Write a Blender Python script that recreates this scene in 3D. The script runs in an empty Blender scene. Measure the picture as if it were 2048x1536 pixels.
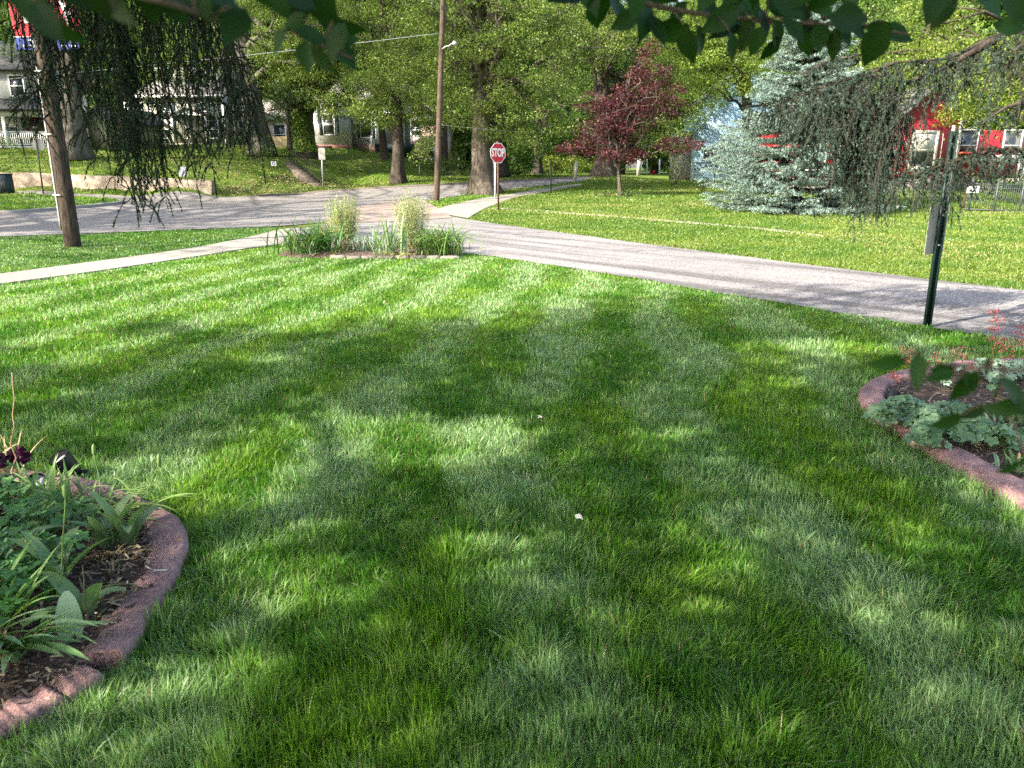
import bpy, math, random
import numpy as np
from mathutils import Vector, Matrix
GQ = 1.0; TQ = 1.0; TQ2 = 1.0
R = math.radians
random.seed(7)
rng = np.random.default_rng(7)
scene = bpy.context.scene
# ---------------------------------------------------------------- camera
CAM = np.array([0.0, 0.0, 1.65]); PITCH = R(15.9); FPX = 1500.0
cam_d = bpy.data.cameras.new("camera"); cam = bpy.data.objects.new("camera", cam_d)
scene.collection.objects.link(cam); scene.camera = cam
cam.location = CAM; cam.rotation_euler = (math.pi/2 - PITCH, 0, 0)
cam_d.sensor_fit = 'HORIZONTAL'; cam_d.sensor_width = 36; cam_d.lens = FPX/2048*36
cam_d.clip_start = 0.05; cam_d.clip_end = 1500
cam_d.dof.use_dof = True; cam_d.dof.focus_distance = 9.0; cam_d.dof.aperture_fstop = 6.0
# ---------------------------------------------------------------- light
SUN_TO = np.array([-0.84, -0.54]); SUN_TO = SUN_TO/np.linalg.norm(SUN_TO); SUN_EL = R(36)
world = bpy.data.worlds.new("World"); scene.world = world; world.use_nodes = True
wn = world.node_tree; bg = wn.nodes['Background']
sky = wn.nodes.new('ShaderNodeTexSky'); sky.sky_type = 'NISHITA'; sky.sun_disc = False
sky.sun_elevation = SUN_EL; sky.sun_rotation = math.atan2(SUN_TO[0], SUN_TO[1])
sky.air_density = 1.0; sky.dust_density = 3.0; sky.ozone_density = 0.4
wn.links.new(sky.outputs[0], bg.inputs[0]); bg.inputs[1].default_value = 0.15
sd = bpy.data.lights.new("sun", 'SUN'); sd.energy = 4.4; sd.angle = R(0.5); sd.color = (1.0, 0.93, 0.81)
sun = bpy.data.objects.new("sun", sd); scene.collection.objects.link(sun)
SV = np.array([SUN_TO[0]*math.cos(SUN_EL), SUN_TO[1]*math.cos(SUN_EL), math.sin(SUN_EL)])
sun.rotation_euler = Vector(SV).to_track_quat('Z', 'Y').to_euler()
sun.location = (-20, -10, 30)
scene.view_settings.view_transform = 'Standard'; scene.view_settings.look = 'None'
scene.view_settings.exposure = 1.9; scene.view_settings.gamma = 1.0
scene.cycles.use_denoising = False
scene.cycles.max_bounces = 8; scene.cycles.transparent_max_bounces = 8
scene.cycles.diffuse_bounces = 4; scene.cycles.transmission_bounces = 4
# ---------------------------------------------------------------- projection helpers
fw = np.array([0, math.cos(PITCH), -math.sin(PITCH)]); dn = np.array([0, -math.sin(PITCH), -math.cos(PITCH)])
def ray(u, v):
    return fw + np.array([1.0, 0, 0])*((u-1024)/FPX) + dn*((v-768)/FPX)
def at(u, v, Y):                       # the point seen at photo position (u, v) at distance Y along the view
    d = ray(u, v); return CAM + d*(Y/d[1])
def proj(P):
    Q = np.atleast_2d(P) - CAM; z = Q @ fw
    z = np.where(np.abs(z) < 1e-4, 1e-4, z)
    return 1024 + FPX*Q[:, 0]/z, 768 + FPX*(Q @ dn)/z, z
# ---------------------------------------------------------------- terrain
ctl = []
for yy in (-8, 4, 12, 20, 27):
    for xx in (-60, -40, -22, -12, 0, 12, 24, 40, 60): ctl.append((xx, yy, 0.0))
for u, v, Y in [(424,390,46.3),(520,391,46.5),(600,388,49),(700,380,56),(800,374,64),(870,371,70),(1000,364,88),(1150,356,112),
    (1300,347,150),(865,404,38),(965,388,46),(1100,371,70),(0,380,46.3),(150,383,46),(280,386,46.2),(-300,376,45),(-300,300,60),
    (0,347,48),(140,352,47.6),(280,357,47.6),(400,362,47.6),(440,370,48.5),(200,302,60),(100,301,56),(30,300,56),(380,290,72),(280,293,72),(470,318,60),(520,345,53),(560,320,59),
    (600,306,66),(700,300,73),(780,316,66),(850,330,68),(620,372,50.5),(740,352,57),(794,363,53),(870,352,64),(930,345,74),(1080,349,82),
    (1140,346,92),(997,421,30.5),(1240,392,41),(1405,385,46),(1205,353,62),(1380,362,64),(1480,368,58),(1780,382,42),(1900,402,37),
    (2048,405,37),(2300,400,38),(1600,362,70),(1300,353,100),(1100,390,45),(1150,384,44),(75,391,41),(250,411,34)]:
    ctl.append(tuple(at(u, v, Y)))
for p in [(8,31,0.0),(14,31,0.02),(18,24,0),(-60,90,6),(-40,110,5),(-15,110,3),(-100,60,4),(-120,160,7),(0,200,2),(100,200,2),(100,60,1),(60,80,1.2),(300,300,2),(-300,300,8),(0,400,3),(-300,0,0),(300,0,0)]:
    ctl.append(p)
ctl = np.array(ctl, float)
def _phi(r2): return np.sqrt(r2 + 1.0)
_d2 = ((ctl[:, None, :2]-ctl[None, :, :2])**2).sum(-1)
_A = _phi(_d2) + np.eye(len(ctl))*1e-6
_w = np.linalg.solve(np.block([[_A, np.ones((len(ctl), 1))], [np.ones((1, len(ctl))), np.zeros((1, 1))]]), np.append(ctl[:, 2], 0))
def sstep(a, b, x):
    t = np.clip((x-a)/(b-a), 0, 1); return t*t*(3-2*t)
def terr(x, y):
    x = np.asarray(x, float); y = np.asarray(y, float); sh = x.shape
    x = x.ravel(); y = y.ravel(); out = np.full(x.shape, _w[-1])
    for i in range(len(ctl)): out += _w[i]*np.sqrt((x-ctl[i, 0])**2+(y-ctl[i, 1])**2+1.0)
    return (out*sstep(16, 27, y)).reshape(sh)
_ts = np.concatenate([np.linspace(0.8, 30, 1200), np.linspace(30.05, 220, 2600)])
def hit(u, v, Ymin=0):
    d = ray(u, v); P = CAM + _ts[:, None]*d
    if Ymin < 14:
        t0 = -CAM[2]/d[2] if d[2] < 0 else 1e9
        if t0*d[1] < 16 and t0*d[1] >= Ymin: return CAM + d*t0
    z = terr(P[:, 0], P[:, 1]); ok = (P[:, 2] < z) & (P[:, 1] > Ymin)
    i = int(np.argmax(ok)) if ok.any() else len(_ts)-1
    if i > 0 and ok.any():
        a = P[i-1, 2]-z[i-1]; b = z[i]-P[i, 2]; f = a/(a+b) if a+b > 0 else 0
        Q = P[i-1]+(P[i]-P[i-1])*np.clip(f, 0, 1)
    else: Q = P[i]
    return Q
def hits(pts): return np.array([hit(u, v) for u, v in pts])
def ground(x, y): return float(terr(np.array([x]), np.array([y]))[0])
# ---------------------------------------------------------------- noise
def _hash(i, j, s):
    h = (i.astype(np.int64)*374761393 + j.astype(np.int64)*668265263 + s*1442695041) & 0xffffffff
    h = ((h ^ (h >> 13))*1274126177) & 0xffffffff
    return ((h ^ (h >> 16)) & 0xffff)/65535.0
def vnoise(x, y, s=0):
    i = np.floor(x); j = np.floor(y); fx = x-i; fy = y-j
    fx = fx*fx*(3-2*fx); fy = fy*fy*(3-2*fy)
    a = _hash(i, j, s); b = _hash(i+1, j, s); c = _hash(i, j+1, s); d = _hash(i+1, j+1, s)
    return (a*(1-fx)+b*fx)*(1-fy)+(c*(1-fx)+d*fx)*fy
def fbm(x, y, s=0, o=3):
    t = 0; a = .5; n = 0
    for k in range(o): t = t + a*vnoise(x*2**k, y*2**k, s+k); n += a; a *= .5
    return t/n
def inpoly(x, y, poly):
    poly = np.asarray(poly); n = len(poly); r = np.zeros(x.shape, bool); j = n-1
    for i in range(n):
        xi, yi = poly[i][:2]; xj, yj = poly[j][:2]
        if yi != yj: r ^= ((yi > y) != (yj > y)) & (x < (xj-xi)*(y-yi)/(yj-yi)+xi)
        j = i
    return r
# ---------------------------------------------------------------- mesh builder
class MB:
    def __init__(s): s.V = []; s.F = []; s.C = []; s.n = 0; s.M = []
    def add(s, V, F, col=None, mi=0):
        V = np.asarray(V, float).reshape(-1, 3)
        if not isinstance(F, (list, tuple)) or (len(F) and not isinstance(F[0], np.ndarray)): F = [np.asarray(F, int)]
        for f in F:
            if len(f): s.F.append(f.reshape(-1, f.shape[-1])+s.n); s.M.append(np.full(len(s.F[-1]), mi))
        s.V.append(V)
        if col is None: col = (.5, .5, .5)
        col = np.asarray(col, float)
        if col.ndim == 1: col = np.tile(col, (len(V), 1))
        s.C.append(col); s.n += len(V); return s
    def box(s, x0, x1, y0, y1, z0, z1, col=None):
        V = [(x, y, z) for z in (z0, z1) for y in (y0, y1) for x in (x0, x1)]
        return s.add(V, [[0,2,3,1],[4,5,7,6],[0,1,5,4],[2,6,7,3],[0,4,6,2],[1,3,7,5]], col)
    def tube(s, P, r, n=8, col=None, cap=True):
        P = np.asarray(P, float); r = np.broadcast_to(np.asarray(r, float), (len(P),))
        T = np.gradient(P, axis=0); T /= np.linalg.norm(T, axis=1)[:, None]+1e-12
        ref = np.array([0, 0, 1.]) if abs(T[:, 2]).mean() < .8 else np.array([1., 0, 0])
        A = np.cross(T, ref); A /= np.linalg.norm(A, axis=1)[:, None]+1e-12; B = np.cross(T, A)
        a = np.arange(n)*2*np.pi/n
        V = P[:, None]+(A[:, None]*np.cos(a)[None, :, None]+B[:, None]*np.sin(a)[None, :, None])*r[:, None, None]
        i = np.arange(len(P)-1)[:, None]*n; k = np.arange(n)[None]; k2 = (k+1) % n
        F = [np.stack([i+k, i+k2, i+n+k2, i+n+k], -1).reshape(-1, 4)]
        if cap: F += [np.arange(n)[::-1][None], (np.arange(n)+(len(P)-1)*n)[None]]
        return s.add(V.reshape(-1, 3), F, col)
    def grid(s, G, col=None):          # G: (a, b, 3)
        a, b = G.shape[:2]; i = np.arange(a-1)[:, None]*b; j = np.arange(b-1)[None]
        F = np.stack([i+j, i+j+1, i+b+j+1, i+b+j], -1).reshape(-1, 4)
        return s.add(G.reshape(-1, 3), F, col)
    def build(s, name, mat, parent=None, smooth=False, loc=None):
        V = np.concatenate(s.V); C = np.concatenate(s.C)
        if loc is not None: V = V-np.asarray(loc)
        me = bpy.data.meshes.new(name)
        me.vertices.add(len(V)); me.vertices.foreach_set('co', V.astype(np.float32).ravel())
        nl = sum(f.size for f in s.F); nf = sum(len(f) for f in s.F)
        me.loops.add(nl); me.polygons.add(nf)
        me.loops.foreach_set('vertex_index', np.concatenate([f.ravel() for f in s.F]).astype(np.int32))
        tot = np.concatenate([np.full(len(f), f.shape[1]) for f in s.F]).astype(np.int32)
        me.polygons.foreach_set('loop_start', (np.cumsum(tot)-tot).astype(np.int32))
        try: me.polygons.foreach_set('loop_total', tot)
        except Exception: pass
        ml = mat if isinstance(mat, (list, tuple)) else [mat]
        for m in ml: me.materials.append(m)
        if len(ml) > 1: me.polygons.foreach_set('material_index', np.concatenate(s.M).astype(np.int32))
        if smooth: me.polygons.foreach_set('use_smooth', np.ones(nf, bool))
        at_ = me.color_attributes.new('Col', 'FLOAT_COLOR', 'POINT')
        at_.data.foreach_set('color', np.concatenate([C, np.ones((len(C), 1))], 1).astype(np.float32).ravel())
        me.update(calc_edges=True)
        o = bpy.data.objects.new(name, me); scene.collection.objects.link(o)
        if parent is not None: o.parent = parent
        if loc is not None: o.location = loc
        return o
def tag(o, label=None, cat=None, group=None, kind=None):
    if label: o['label'] = label
    if cat: o['category'] = cat
    if group: o['group'] = group
    if kind: o['kind'] = kind
    return o
def empty(name, loc, label, cat, group=None, rz=0):
    o = bpy.data.objects.new(name, None); scene.collection.objects.link(o); o.location = tuple(float(c) for c in loc); o.rotation_euler = (0, 0, rz)
    o.empty_display_size = .2
    return tag(o, label, cat, group)
# ---------------------------------------------------------------- materials
def newmat(name):
    m = bpy.data.materials.new(name); m.use_nodes = True; nt = m.node_tree
    return m, nt, nt.nodes['Principled BSDF'], nt.nodes['Material Output']
def N(nt, t, **k):
    n = nt.nodes.new(t)
    for a, b in k.items(): setattr(n, a, b)
    return n
def ramp(nt, fac, stops):
    r = N(nt, 'ShaderNodeValToRGB'); e = r.color_ramp.elements
    while len(e) < len(stops): e.new(.5)
    for el, (p, c) in zip(e, stops): el.position = p; el.color = (*c, 1) if len(c) == 3 else c
    nt.links.new(fac, r.inputs[0]); return r.outputs[0]
def noise(nt, scale, detail=4, rough=.6, vec=None, dist=0):
    n = N(nt, 'ShaderNodeTexNoise'); n.inputs['Scale'].default_value = scale; n.inputs['Detail'].default_value = detail
    n.inputs['Roughness'].default_value = rough; n.inputs['Distortion'].default_value = dist
    if vec is not None: nt.links.new(vec, n.inputs['Vector'])
    return n.outputs['Fac']
def coords(nt, scale=(1, 1, 1), kind='Object'):
    c = N(nt, 'ShaderNodeTexCoord'); m = N(nt, 'ShaderNodeMapping'); m.inputs['Scale'].default_value = scale
    nt.links.new(c.outputs[kind], m.inputs[0]); return m.outputs[0]
def bump(nt, bs, h, strength=.4, dist=.02):
    b = N(nt, 'ShaderNodeBump'); b.inputs['Strength'].default_value = strength; b.inputs['Distance'].default_value = dist
    nt.links.new(h, b.inputs['Height']); nt.links.new(b.outputs[0], bs.inputs['Normal']); return b
def mixc(nt, f, a, b, mode='MIX'):
    m = N(nt, 'ShaderNodeMix', data_type='RGBA', blend_type=mode)
    for s, v in ((0, f), (6, a), (7, b)):
        if isinstance(v, (int, float)): m.inputs[s].default_value = v
        elif isinstance(v, tuple): m.inputs[s].default_value = (*v, 1)
        else: nt.links.new(v, m.inputs[s])
    return m.outputs[2]
def plain(name, c, rough=.6, var=.15, scale=6, bmp=.1, metal=0, bdist=.01, spec=.4):
    m, nt, bs, out = newmat(name); v = coords(nt); f = noise(nt, scale, 5, .65, v)
    lo = tuple(x*(1-var) for x in c); hi = tuple(min(1, x*(1+var)) for x in c)
    nt.links.new(ramp(nt, f, [(.3, lo), (.7, hi)]), bs.inputs['Base Color'])
    bs.inputs['Roughness'].default_value = rough; bs.inputs['Metallic'].default_value = metal
    bs.inputs['Specular IOR Level'].default_value = spec
    if bmp: bump(nt, bs, noise(nt, scale*6, 4, .6, v), bmp, bdist)
    return m
def leafmat(name, trans=.3, rough=.5, spec=.35, tcol=(1.25, 1.5, .5)):
    m, nt, bs, out = newmat(name); a = N(nt, 'ShaderNodeAttribute', attribute_name='Col')
    nt.links.new(a.outputs['Color'], bs.inputs['Base Color']); bs.inputs['Roughness'].default_value = rough
    bs.inputs['Specular IOR Level'].default_value = spec
    t = N(nt, 'ShaderNodeBsdfTranslucent'); nt.links.new(mixc(nt, 1.0, a.outputs['Color'], tcol, 'MULTIPLY'), t.inputs[0])
    mx = N(nt, 'ShaderNodeMixShader'); mx.inputs[0].default_value = trans
    nt.links.new(bs.outputs[0], mx.inputs[1]); nt.links.new(t.outputs[0], mx.inputs[2]); nt.links.new(mx.outputs[0], out.inputs[0])
    return m
def colmat(name, rough=.7, spec=.3, bmp=0, scale=30):
    m, nt, bs, out = newmat(name); a = N(nt, 'ShaderNodeAttribute', attribute_name='Col')
    nt.links.new(a.outputs['Color'], bs.inputs['Base Color']); bs.inputs['Roughness'].default_value = rough
    bs.inputs['Specular IOR Level'].default_value = spec
    if bmp: bump(nt, bs, noise(nt, scale, 4, .6, coords(nt)), bmp, .01)
    return m
def barkmat(name, c1, c2, sc=1.0, moss=None):
    m, nt, bs, out = newmat(name); v = coords(nt, (7*sc, 7*sc, 1.1*sc)); f = noise(nt, 1.6, 8, .7, v, .4)
    col = ramp(nt, f, [(.36, c1), (.62, c2)])
    f2 = noise(nt, .9, 3, .5, coords(nt))
    col = mixc(nt, .55, col, ramp(nt, f2, [(.3, (.35, .35, .35)), (.7, (1, 1, 1))]), 'MULTIPLY')
    nt.links.new(col, bs.inputs['Base Color']); bs.inputs['Roughness'].default_value = .9; bs.inputs['Specular IOR Level'].default_value = .15
    bump(nt, bs, f, 1.0, .06); return m
def siding(name, c, pitch=.13, lap=.5):
    m, nt, bs, out = newmat(name); tc = N(nt, 'ShaderNodeTexCoord'); sp = N(nt, 'ShaderNodeSeparateXYZ'); nt.links.new(tc.outputs['Object'], sp.inputs[0])
    d = N(nt, 'ShaderNodeMath', operation='DIVIDE'); nt.links.new(sp.outputs[2], d.inputs[0]); d.inputs[1].default_value = pitch
    fr = N(nt, 'ShaderNodeMath', operation='FRACT'); nt.links.new(d.outputs[0], fr.inputs[0])
    dirt = ramp(nt, noise(nt, 1.3, 5, .6), [(.3, tuple(x*.8 for x in c)), (.7, c)])
    gap = ramp(nt, fr.outputs[0], [(0, (1-lap,)*3), (.12, (1, 1, 1)), (.97, (1, 1, 1)), (1.0, (1-lap*.5,)*3)])
    nt.links.new(mixc(nt, 1.0, dirt, gap, 'MULTIPLY'), bs.inputs['Base Color']); bs.inputs['Roughness'].default_value = .55
    bump(nt, bs, fr.outputs[0], .6, .02); return m
def brick(name, c1, c2, mortar, sc=4.5, vec=None):
    m, nt, bs, out = newmat(name); b = N(nt, 'ShaderNodeTexBrick'); b.inputs['Scale'].default_value = sc
    b.inputs['Color1'].default_value = (*c1, 1); b.inputs['Color2'].default_value = (*c2, 1); b.inputs['Mortar'].default_value = (*mortar, 1)
    b.inputs['Mortar Size'].default_value = .015
    v = coords(nt); 
    mp = N(nt, 'ShaderNodeMapping')
    if vec == 'xz': mp.inputs['Rotation'].default_value = (R(-90), 0, 0)
    nt.links.new(v, mp.inputs[0]); nt.links.new(mp.outputs[0], b.inputs[0])
    col = mixc(nt, .5, b.outputs[0], ramp(nt, noise(nt, 2, 5, .7, v), [(.3, (.55, .5, .45)), (.7, (1, 1, 1))]), 'MULTIPLY')
    nt.links.new(col, bs.inputs['Base Color']); bs.inputs['Roughness'].default_value = .85; return m
def asphalt(name, lo, hi, patch=(.75, 1.0), crack=False, spk=60.0, tracks=None):
    m, nt, bs, out = newmat(name); v = coords(nt)
    f = noise(nt, spk, 3, .75, v); g = noise(nt, .45, 5, .6, v, .6)
    col = ramp(nt, f, [(.33, lo), (.66, hi)])
    col = mixc(nt, 1.0, col, ramp(nt, g, [(.3, (patch[0],)*3), (.7, (patch[1],)*3)]), 'MULTIPLY')
    h = f
    if tracks is not None:
        c = N(nt, 'ShaderNodeTexCoord'); mp = N(nt, 'ShaderNodeMapping'); mp.inputs['Rotation'].default_value = (0, 0, R(-tracks)); mp.inputs['Scale'].default_value = (1, 1, 1); nt.links.new(c.outputs['Object'], mp.inputs[0])
        m2 = N(nt, 'ShaderNodeMapping'); m2.inputs['Scale'].default_value = (.10, 1.9, 1); nt.links.new(mp.outputs[0], m2.inputs[0])
        col = mixc(nt, 1.0, col, ramp(nt, noise(nt, 1.0, 5, .65, m2.outputs[0], .3), [(.36, (.55, .54, .54)), (.52, (1, 1, 1)), (.7, (1.15, 1.12, 1.08))]), 'MULTIPLY')
    if crack:
        vo = N(nt, 'ShaderNodeTexVoronoi', feature='DISTANCE_TO_EDGE'); vo.inputs['Scale'].default_value = .35
        mv = N(nt, 'ShaderNodeVectorMath', operation='ADD'); n2 = N(nt, 'ShaderNodeTexNoise'); n2.inputs['Scale'].default_value = 1.2; n2.inputs['Detail'].default_value = 5
        nt.links.new(v, n2.inputs[0]); nt.links.new(v, mv.inputs[0]); nt.links.new(n2.outputs['Color'], mv.inputs[1]); nt.links.new(mv.outputs[0], vo.inputs['Vector'])
        col = mixc(nt, 1.0, col, ramp(nt, vo.outputs['Distance'], [(0, (.35, .34, .33)), (.008, (1, 1, 1))]), 'MULTIPLY')
    nt.links.new(col, bs.inputs['Base Color']); bs.inputs['Roughness'].default_value = .9; bs.inputs['Specular IOR Level'].default_value = .2
    bump(nt, bs, h, .7, .012); return m
M = {}
M['soil'] = plain('soil', (.045, .055, .018), .95, .4, 8, .6, bdist=.03)
M['grass'] = leafmat('grass', .36, .45, .45, (1.2, 1.45, .45))
M['leaf'] = leafmat('leaf', .34, .5, .35)
M['needle'] = leafmat('needle', .12, .6, .25)
M['bedleaf'] = leafmat('bed_leaf', .25, .45, .4)
M['bark'] = barkmat('bark', (.045, .035, .027), (.19, .16, .125))
M['bark_dark'] = barkmat('bark_dark', (.03, .023, .018), (.11, .09, .07))
M['bark_grey'] = barkmat('bark_grey', (.06, .052, .044), (.22, .195, .16))
M['twig'] = plain('twig', (.10, .075, .055), .9, .3, 30, .3)
M['polewood'] = barkmat('pole_wood', (.028, .019, .014), (.125, .095, .072), 2.2)
M['polewood2'] = barkmat('pole_wood_red', (.062, .043, .032), (.165, .118, .088), 2.0)
M['metal'] = plain('galvanised', (.45, .45, .43), .45, .12, 20, .05, metal=.5)
M['signback'] = plain('sign_back', (.36, .34, .30), .6, .06, 3, .02)
M['green_post'] = plain('green_post', (.006, .022, .017), .5, .2, 10, .05)
M['brown_post'] = plain('rusty_post', (.11, .05, .035), .7, .35, 14, .1)
M['fencegrey'] = plain('fence_grey', (.045, .055, .055), .5, .2, 12, .05)
M['black'] = plain('black_metal', (.015, .016, .016), .5, .3, 12, .1)
M['blackplastic'] = plain('black_plastic', (.012, .012, .014), .4, .2, 25, .06)
M['darkbox'] = plain('dark_green_box', (.015, .032, .035), .55, .2, 5, .05)
M['white'] = plain('white_paint', (.78, .78, .76), .5, .06, 8, .05)
M['oldwhite'] = plain('old_white_paint', (.6, .58, .5), .6, .25, 10, .1)
M['red'] = plain('sign_red', (.52, .012, .03), .4, .08, 4, 0)
M['glass'] = plain('window_glass', (.03, .035, .04), .08, .2, 2, 0, spec=.8)
M['blind'] = plain('window_blind', (.5, .48, .44), .5, .1, 2, 0)
M['shutter'] = plain('shutter', (.02, .04, .035), .6, .2, 10, .05)
M['shingle'] = brick('shingle', (.16, .15, .15), (.25, .23, .22), (.09, .09, .09), 5)
M['curb'] = None
M['concrete'] = asphalt('concrete', (.22, .20, .17), (.34, .31, .27), (.78, 1.0), spk=35)
M['road'] = asphalt('road_asphalt', (.155, .143, .134), (.29, .265, .245), (.7, 1.0), True, 45)
M['street'] = asphalt('chip_seal', (.088, .083, .08), (.39, .362, .345), (.72, 1.0), False, 38, tracks=-49)
M['brickpave'] = brick('brick_paving', (.25, .185, .15), (.28, .22, .18), (.23, .2, .17), 4.5)
def curbmat():
    m, nt, bs, out = newmat('pink_concrete'); v = coords(nt)
    f = noise(nt, 90, 3, .8, v); g = noise(nt, 5, 6, .65, v, .5)
    col = mixc(nt, 1.0, ramp(nt, f, [(.34, (.18, .085, .08)), (.5, (.33, .185, .165)), (.68, (.52, .33, .30))]), ramp(nt, g, [(.32, (.38, .38, .42)), (.6, (1, 1, 1))]), 'MULTIPLY')
    nt.links.new(col, bs.inputs['Base Color']); bs.inputs['Roughness'].default_value = .85
    mm = N(nt, 'ShaderNodeMath', operation='ADD'); nt.links.new(f, mm.inputs[0]); nt.links.new(g, mm.inputs[1]); bump(nt, bs, mm.outputs[0], .6, .012); return m
M['curb'] = curbmat()
def mulchmat():
    m, nt, bs, out = newmat('mulch'); v = coords(nt)
    f = noise(nt, 38, 6, .75, v, 1.2)
    nt.links.new(ramp(nt, f, [(.3, (.02, .012, .009)), (.5, (.10, .062, .045)), (.72, (.26, .18, .13))]), bs.inputs['Base Color'])
    bs.inputs['Roughness'].default_value = .95; bump(nt, bs, f, 1.0, .03); return m
M['mulch'] = mulchmat()
M['chip'] = colmat('chip', .9)
M['stone'] = plain('edging_stone', (.19, .165, .14), .9, .3, 9, .5)
def wallmat():
    m, nt, bs, out = newmat('old_concrete'); v = coords(nt)
    f = noise(nt, 2.2, 8, .7, v, .8); g = noise(nt, 24, 5, .7, v)
    col = ramp(nt, f, [(.3, (.17, .12, .08)), (.48, (.36, .28, .2)), (.7, (.52, .44, .34))])
    col = mixc(nt, .6, col, ramp(nt, g, [(.3, (.45, .45, .42)), (.6, (1, 1, 1))]), 'MULTIPLY')
    nt.links.new(col, bs.inputs['Base Color']); bs.inputs['Roughness'].default_value = .95; bump(nt, bs, g, .8, .05); return m
M['oldwall'] = wallmat()
M['pathedge'] = plain('path_edge', (.34, .29, .22), .95, .35, 6, .4)
# ================================================================ ground
def axis(lo, hi, step, far_lo, far_hi):
    a = list(np.arange(lo, hi+step/2, step)); s = step*1.6; x = lo
    while x > far_lo: x -= s; a.insert(0, x); s *= 1.35
    s = step*1.6; x = hi
    while x < far_hi: x += s; a.append(x); s *= 1.35
    return np.array(a)
gx = axis(-50, 45, .6, -700, 700); gy = axis(-8, 90, .6, -200, 1100)
GX, GY = np.meshgrid(gx, gy, indexing='ij'); GZ = terr(GX, GY)
dist = np.hypot(GX, GY); GZ = np.where(dist > 320, GZ*np.clip(1-(dist-320)/300, .3, 1), GZ)
far = fbm(GX*.25, GY*.25, 3)
gb = MB(); gb.grid(np.stack([GX, GY, GZ], -1).transpose(1, 0, 2))
tag(gb.build('ground', None, smooth=True), kind='structure')
def groundmat():
    m, nt, bs, out = newmat('turf_ground'); v = coords(nt)
    f = noise(nt, 9, 8, .75, v); g = noise(nt, .5, 4, .6, v, .8)
    col = ramp(nt, f, [(.3, (.03, .05, .008)), (.5, (.09, .15, .018)), (.68, (.17, .23, .035))])
    col = mixc(nt, ramp(nt, g, [(.42, (0, 0, 0)), (.68, (.6, .6, .6))]), col, ramp(nt, f, [(.3, (.08, .09, .02)), (.6, (.24, .22, .09))]))
    nt.links.new(col, bs.inputs['Base Color']); bs.inputs['Roughness'].default_value = .95; bs.inputs['Specular IOR Level'].default_value = .1
    bump(nt, bs, f, 1.0, .08); return m
bpy.data.objects['ground'].data.materials.clear(); bpy.data.objects['ground'].data.materials.append(groundmat())
def resample(P, n):
    P = np.asarray(P, float); d = np.concatenate([[0], np.cumsum(np.linalg.norm(np.diff(P, axis=0), axis=1))])
    # smooth with catmull-rom-like dense interpolation
    t = np.linspace(0, d[-1], n); Q = np.stack([np.interp(t, d, P[:, k]) for k in range(P.shape[1])], 1)
    k = max(1, n//(len(P)*3))
    for _ in range(k*2):
        Q[1:-1] = (Q[:-2]+2*Q[1:-1]+Q[2:])/4
    return Q
def strip(name, far, near, mat, off, n=80, m=10, thick=0.0, wob=0.0):
    A = resample(hits(far)[:, :2], n); B = resample(hits(near)[:, :2], n)
    if wob:
        w = (fbm(np.arange(n)*.35, np.zeros(n), 5, 3)-.5)*wob; A = A+w[:, None]; w = (fbm(np.arange(n)*.35, np.ones(n)*9, 6, 3)-.5)*wob; B = B+w[:, None]
    t = np.linspace(0, 1, m)[None, :, None]; G = B[:, None]*(1-t)+A[:, None]*t
    Z = terr(G[..., 0], G[..., 1])+off
    b = MB(); b.grid(np.concatenate([G, Z[..., None]], -1).transpose(1, 0, 2)[::-1] if False else np.concatenate([G, Z[..., None]], -1))
    if thick:
        for E in (A, B):
            z = terr(E[:, 0], E[:, 1]); b.grid(np.stack([np.c_[E, z+off], np.c_[E, z-.1]], 0))
    o = b.build(name, mat, smooth=not thick); tag(o, kind='structure')
    return np.concatenate([A, B[::-1]])
NOGRASS = []
main_far = [(-400,388),(-100,387),(0,386),(200,390),(424,392),(520,393),(600,388),(700,381),(800,375),(870,371.5),(950,367),(1050,361.5),(1150,356.5),(1230,351.5)]
main_near = [(-400,500),(-100,480),(0,474),(200,468),(400,459),(545,455),(640,447),(790,421),(845,404),(905,394),(1000,381),(1100,370.5),(1170,361.5),(1240,353)]
NOGRASS.append(strip('main_road', main_far, main_near, M['road'], .025, 160, 14))
side_far = [(780,418),(850,426),(905,434),(960,443),(1100,463),(1400,503),(1700,541),(2048,582),(2600,645)]
side_near = [(585,462),(600,490),(760,506),(930,506),(1200,546),(1500,598),(1850,655),(2048,684),(2800,795)]
NOGRASS.append(strip('side_street', side_far, side_near, M['street'], .014, 120, 12, wob=.12))
NOGRASS.append(strip('brick_crossing', [(700,421),(770,403),(850,403)], [(640,447),(780,445),(905,437)], M['brickpave'], .03, 30, 6))
NOGRASS.append(strip('sidewalk', [(-300,585),(0,551),(180,527),(300,511),(410,494),(500,476),(556,461),(600,456)], [(-300,612),(0,571),(180,547),(293,530),(400,514),(498,498),(560,490),(600,486)], M['concrete'], .03, 70, 5, .1))
NOGRASS.append(strip('corner_footpath', [(858,425),(905,410),(960,398),(1030,386),(1100,376),(1160,368)], [(935,438),(965,420),(1010,402),(1060,390),(1120,379),(1165,371)], M['concrete'], .034, 40, 4, .05))
strip('old_footpath', [(985,415),(1150,426),(1300,437),(1400,445.5),(1500,454.5),(1650,471)], [(985,417.5),(1150,428.5),(1300,440),(1400,448.5),(1500,457.5),(1650,473.5)], M['pathedge'], .018, 50, 3, .1, wob=.35)
# concrete joints are cut into the sidewalk
A_ = resample(hits([(0,551),(180,527),(300,511),(410,494),(500,476),(556,461)])[:, :2], 60); B_ = resample(hits([(0,571),(180,547),(293,530),(400,514),(498,498),(560,490)])[:, :2], 60)
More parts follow.
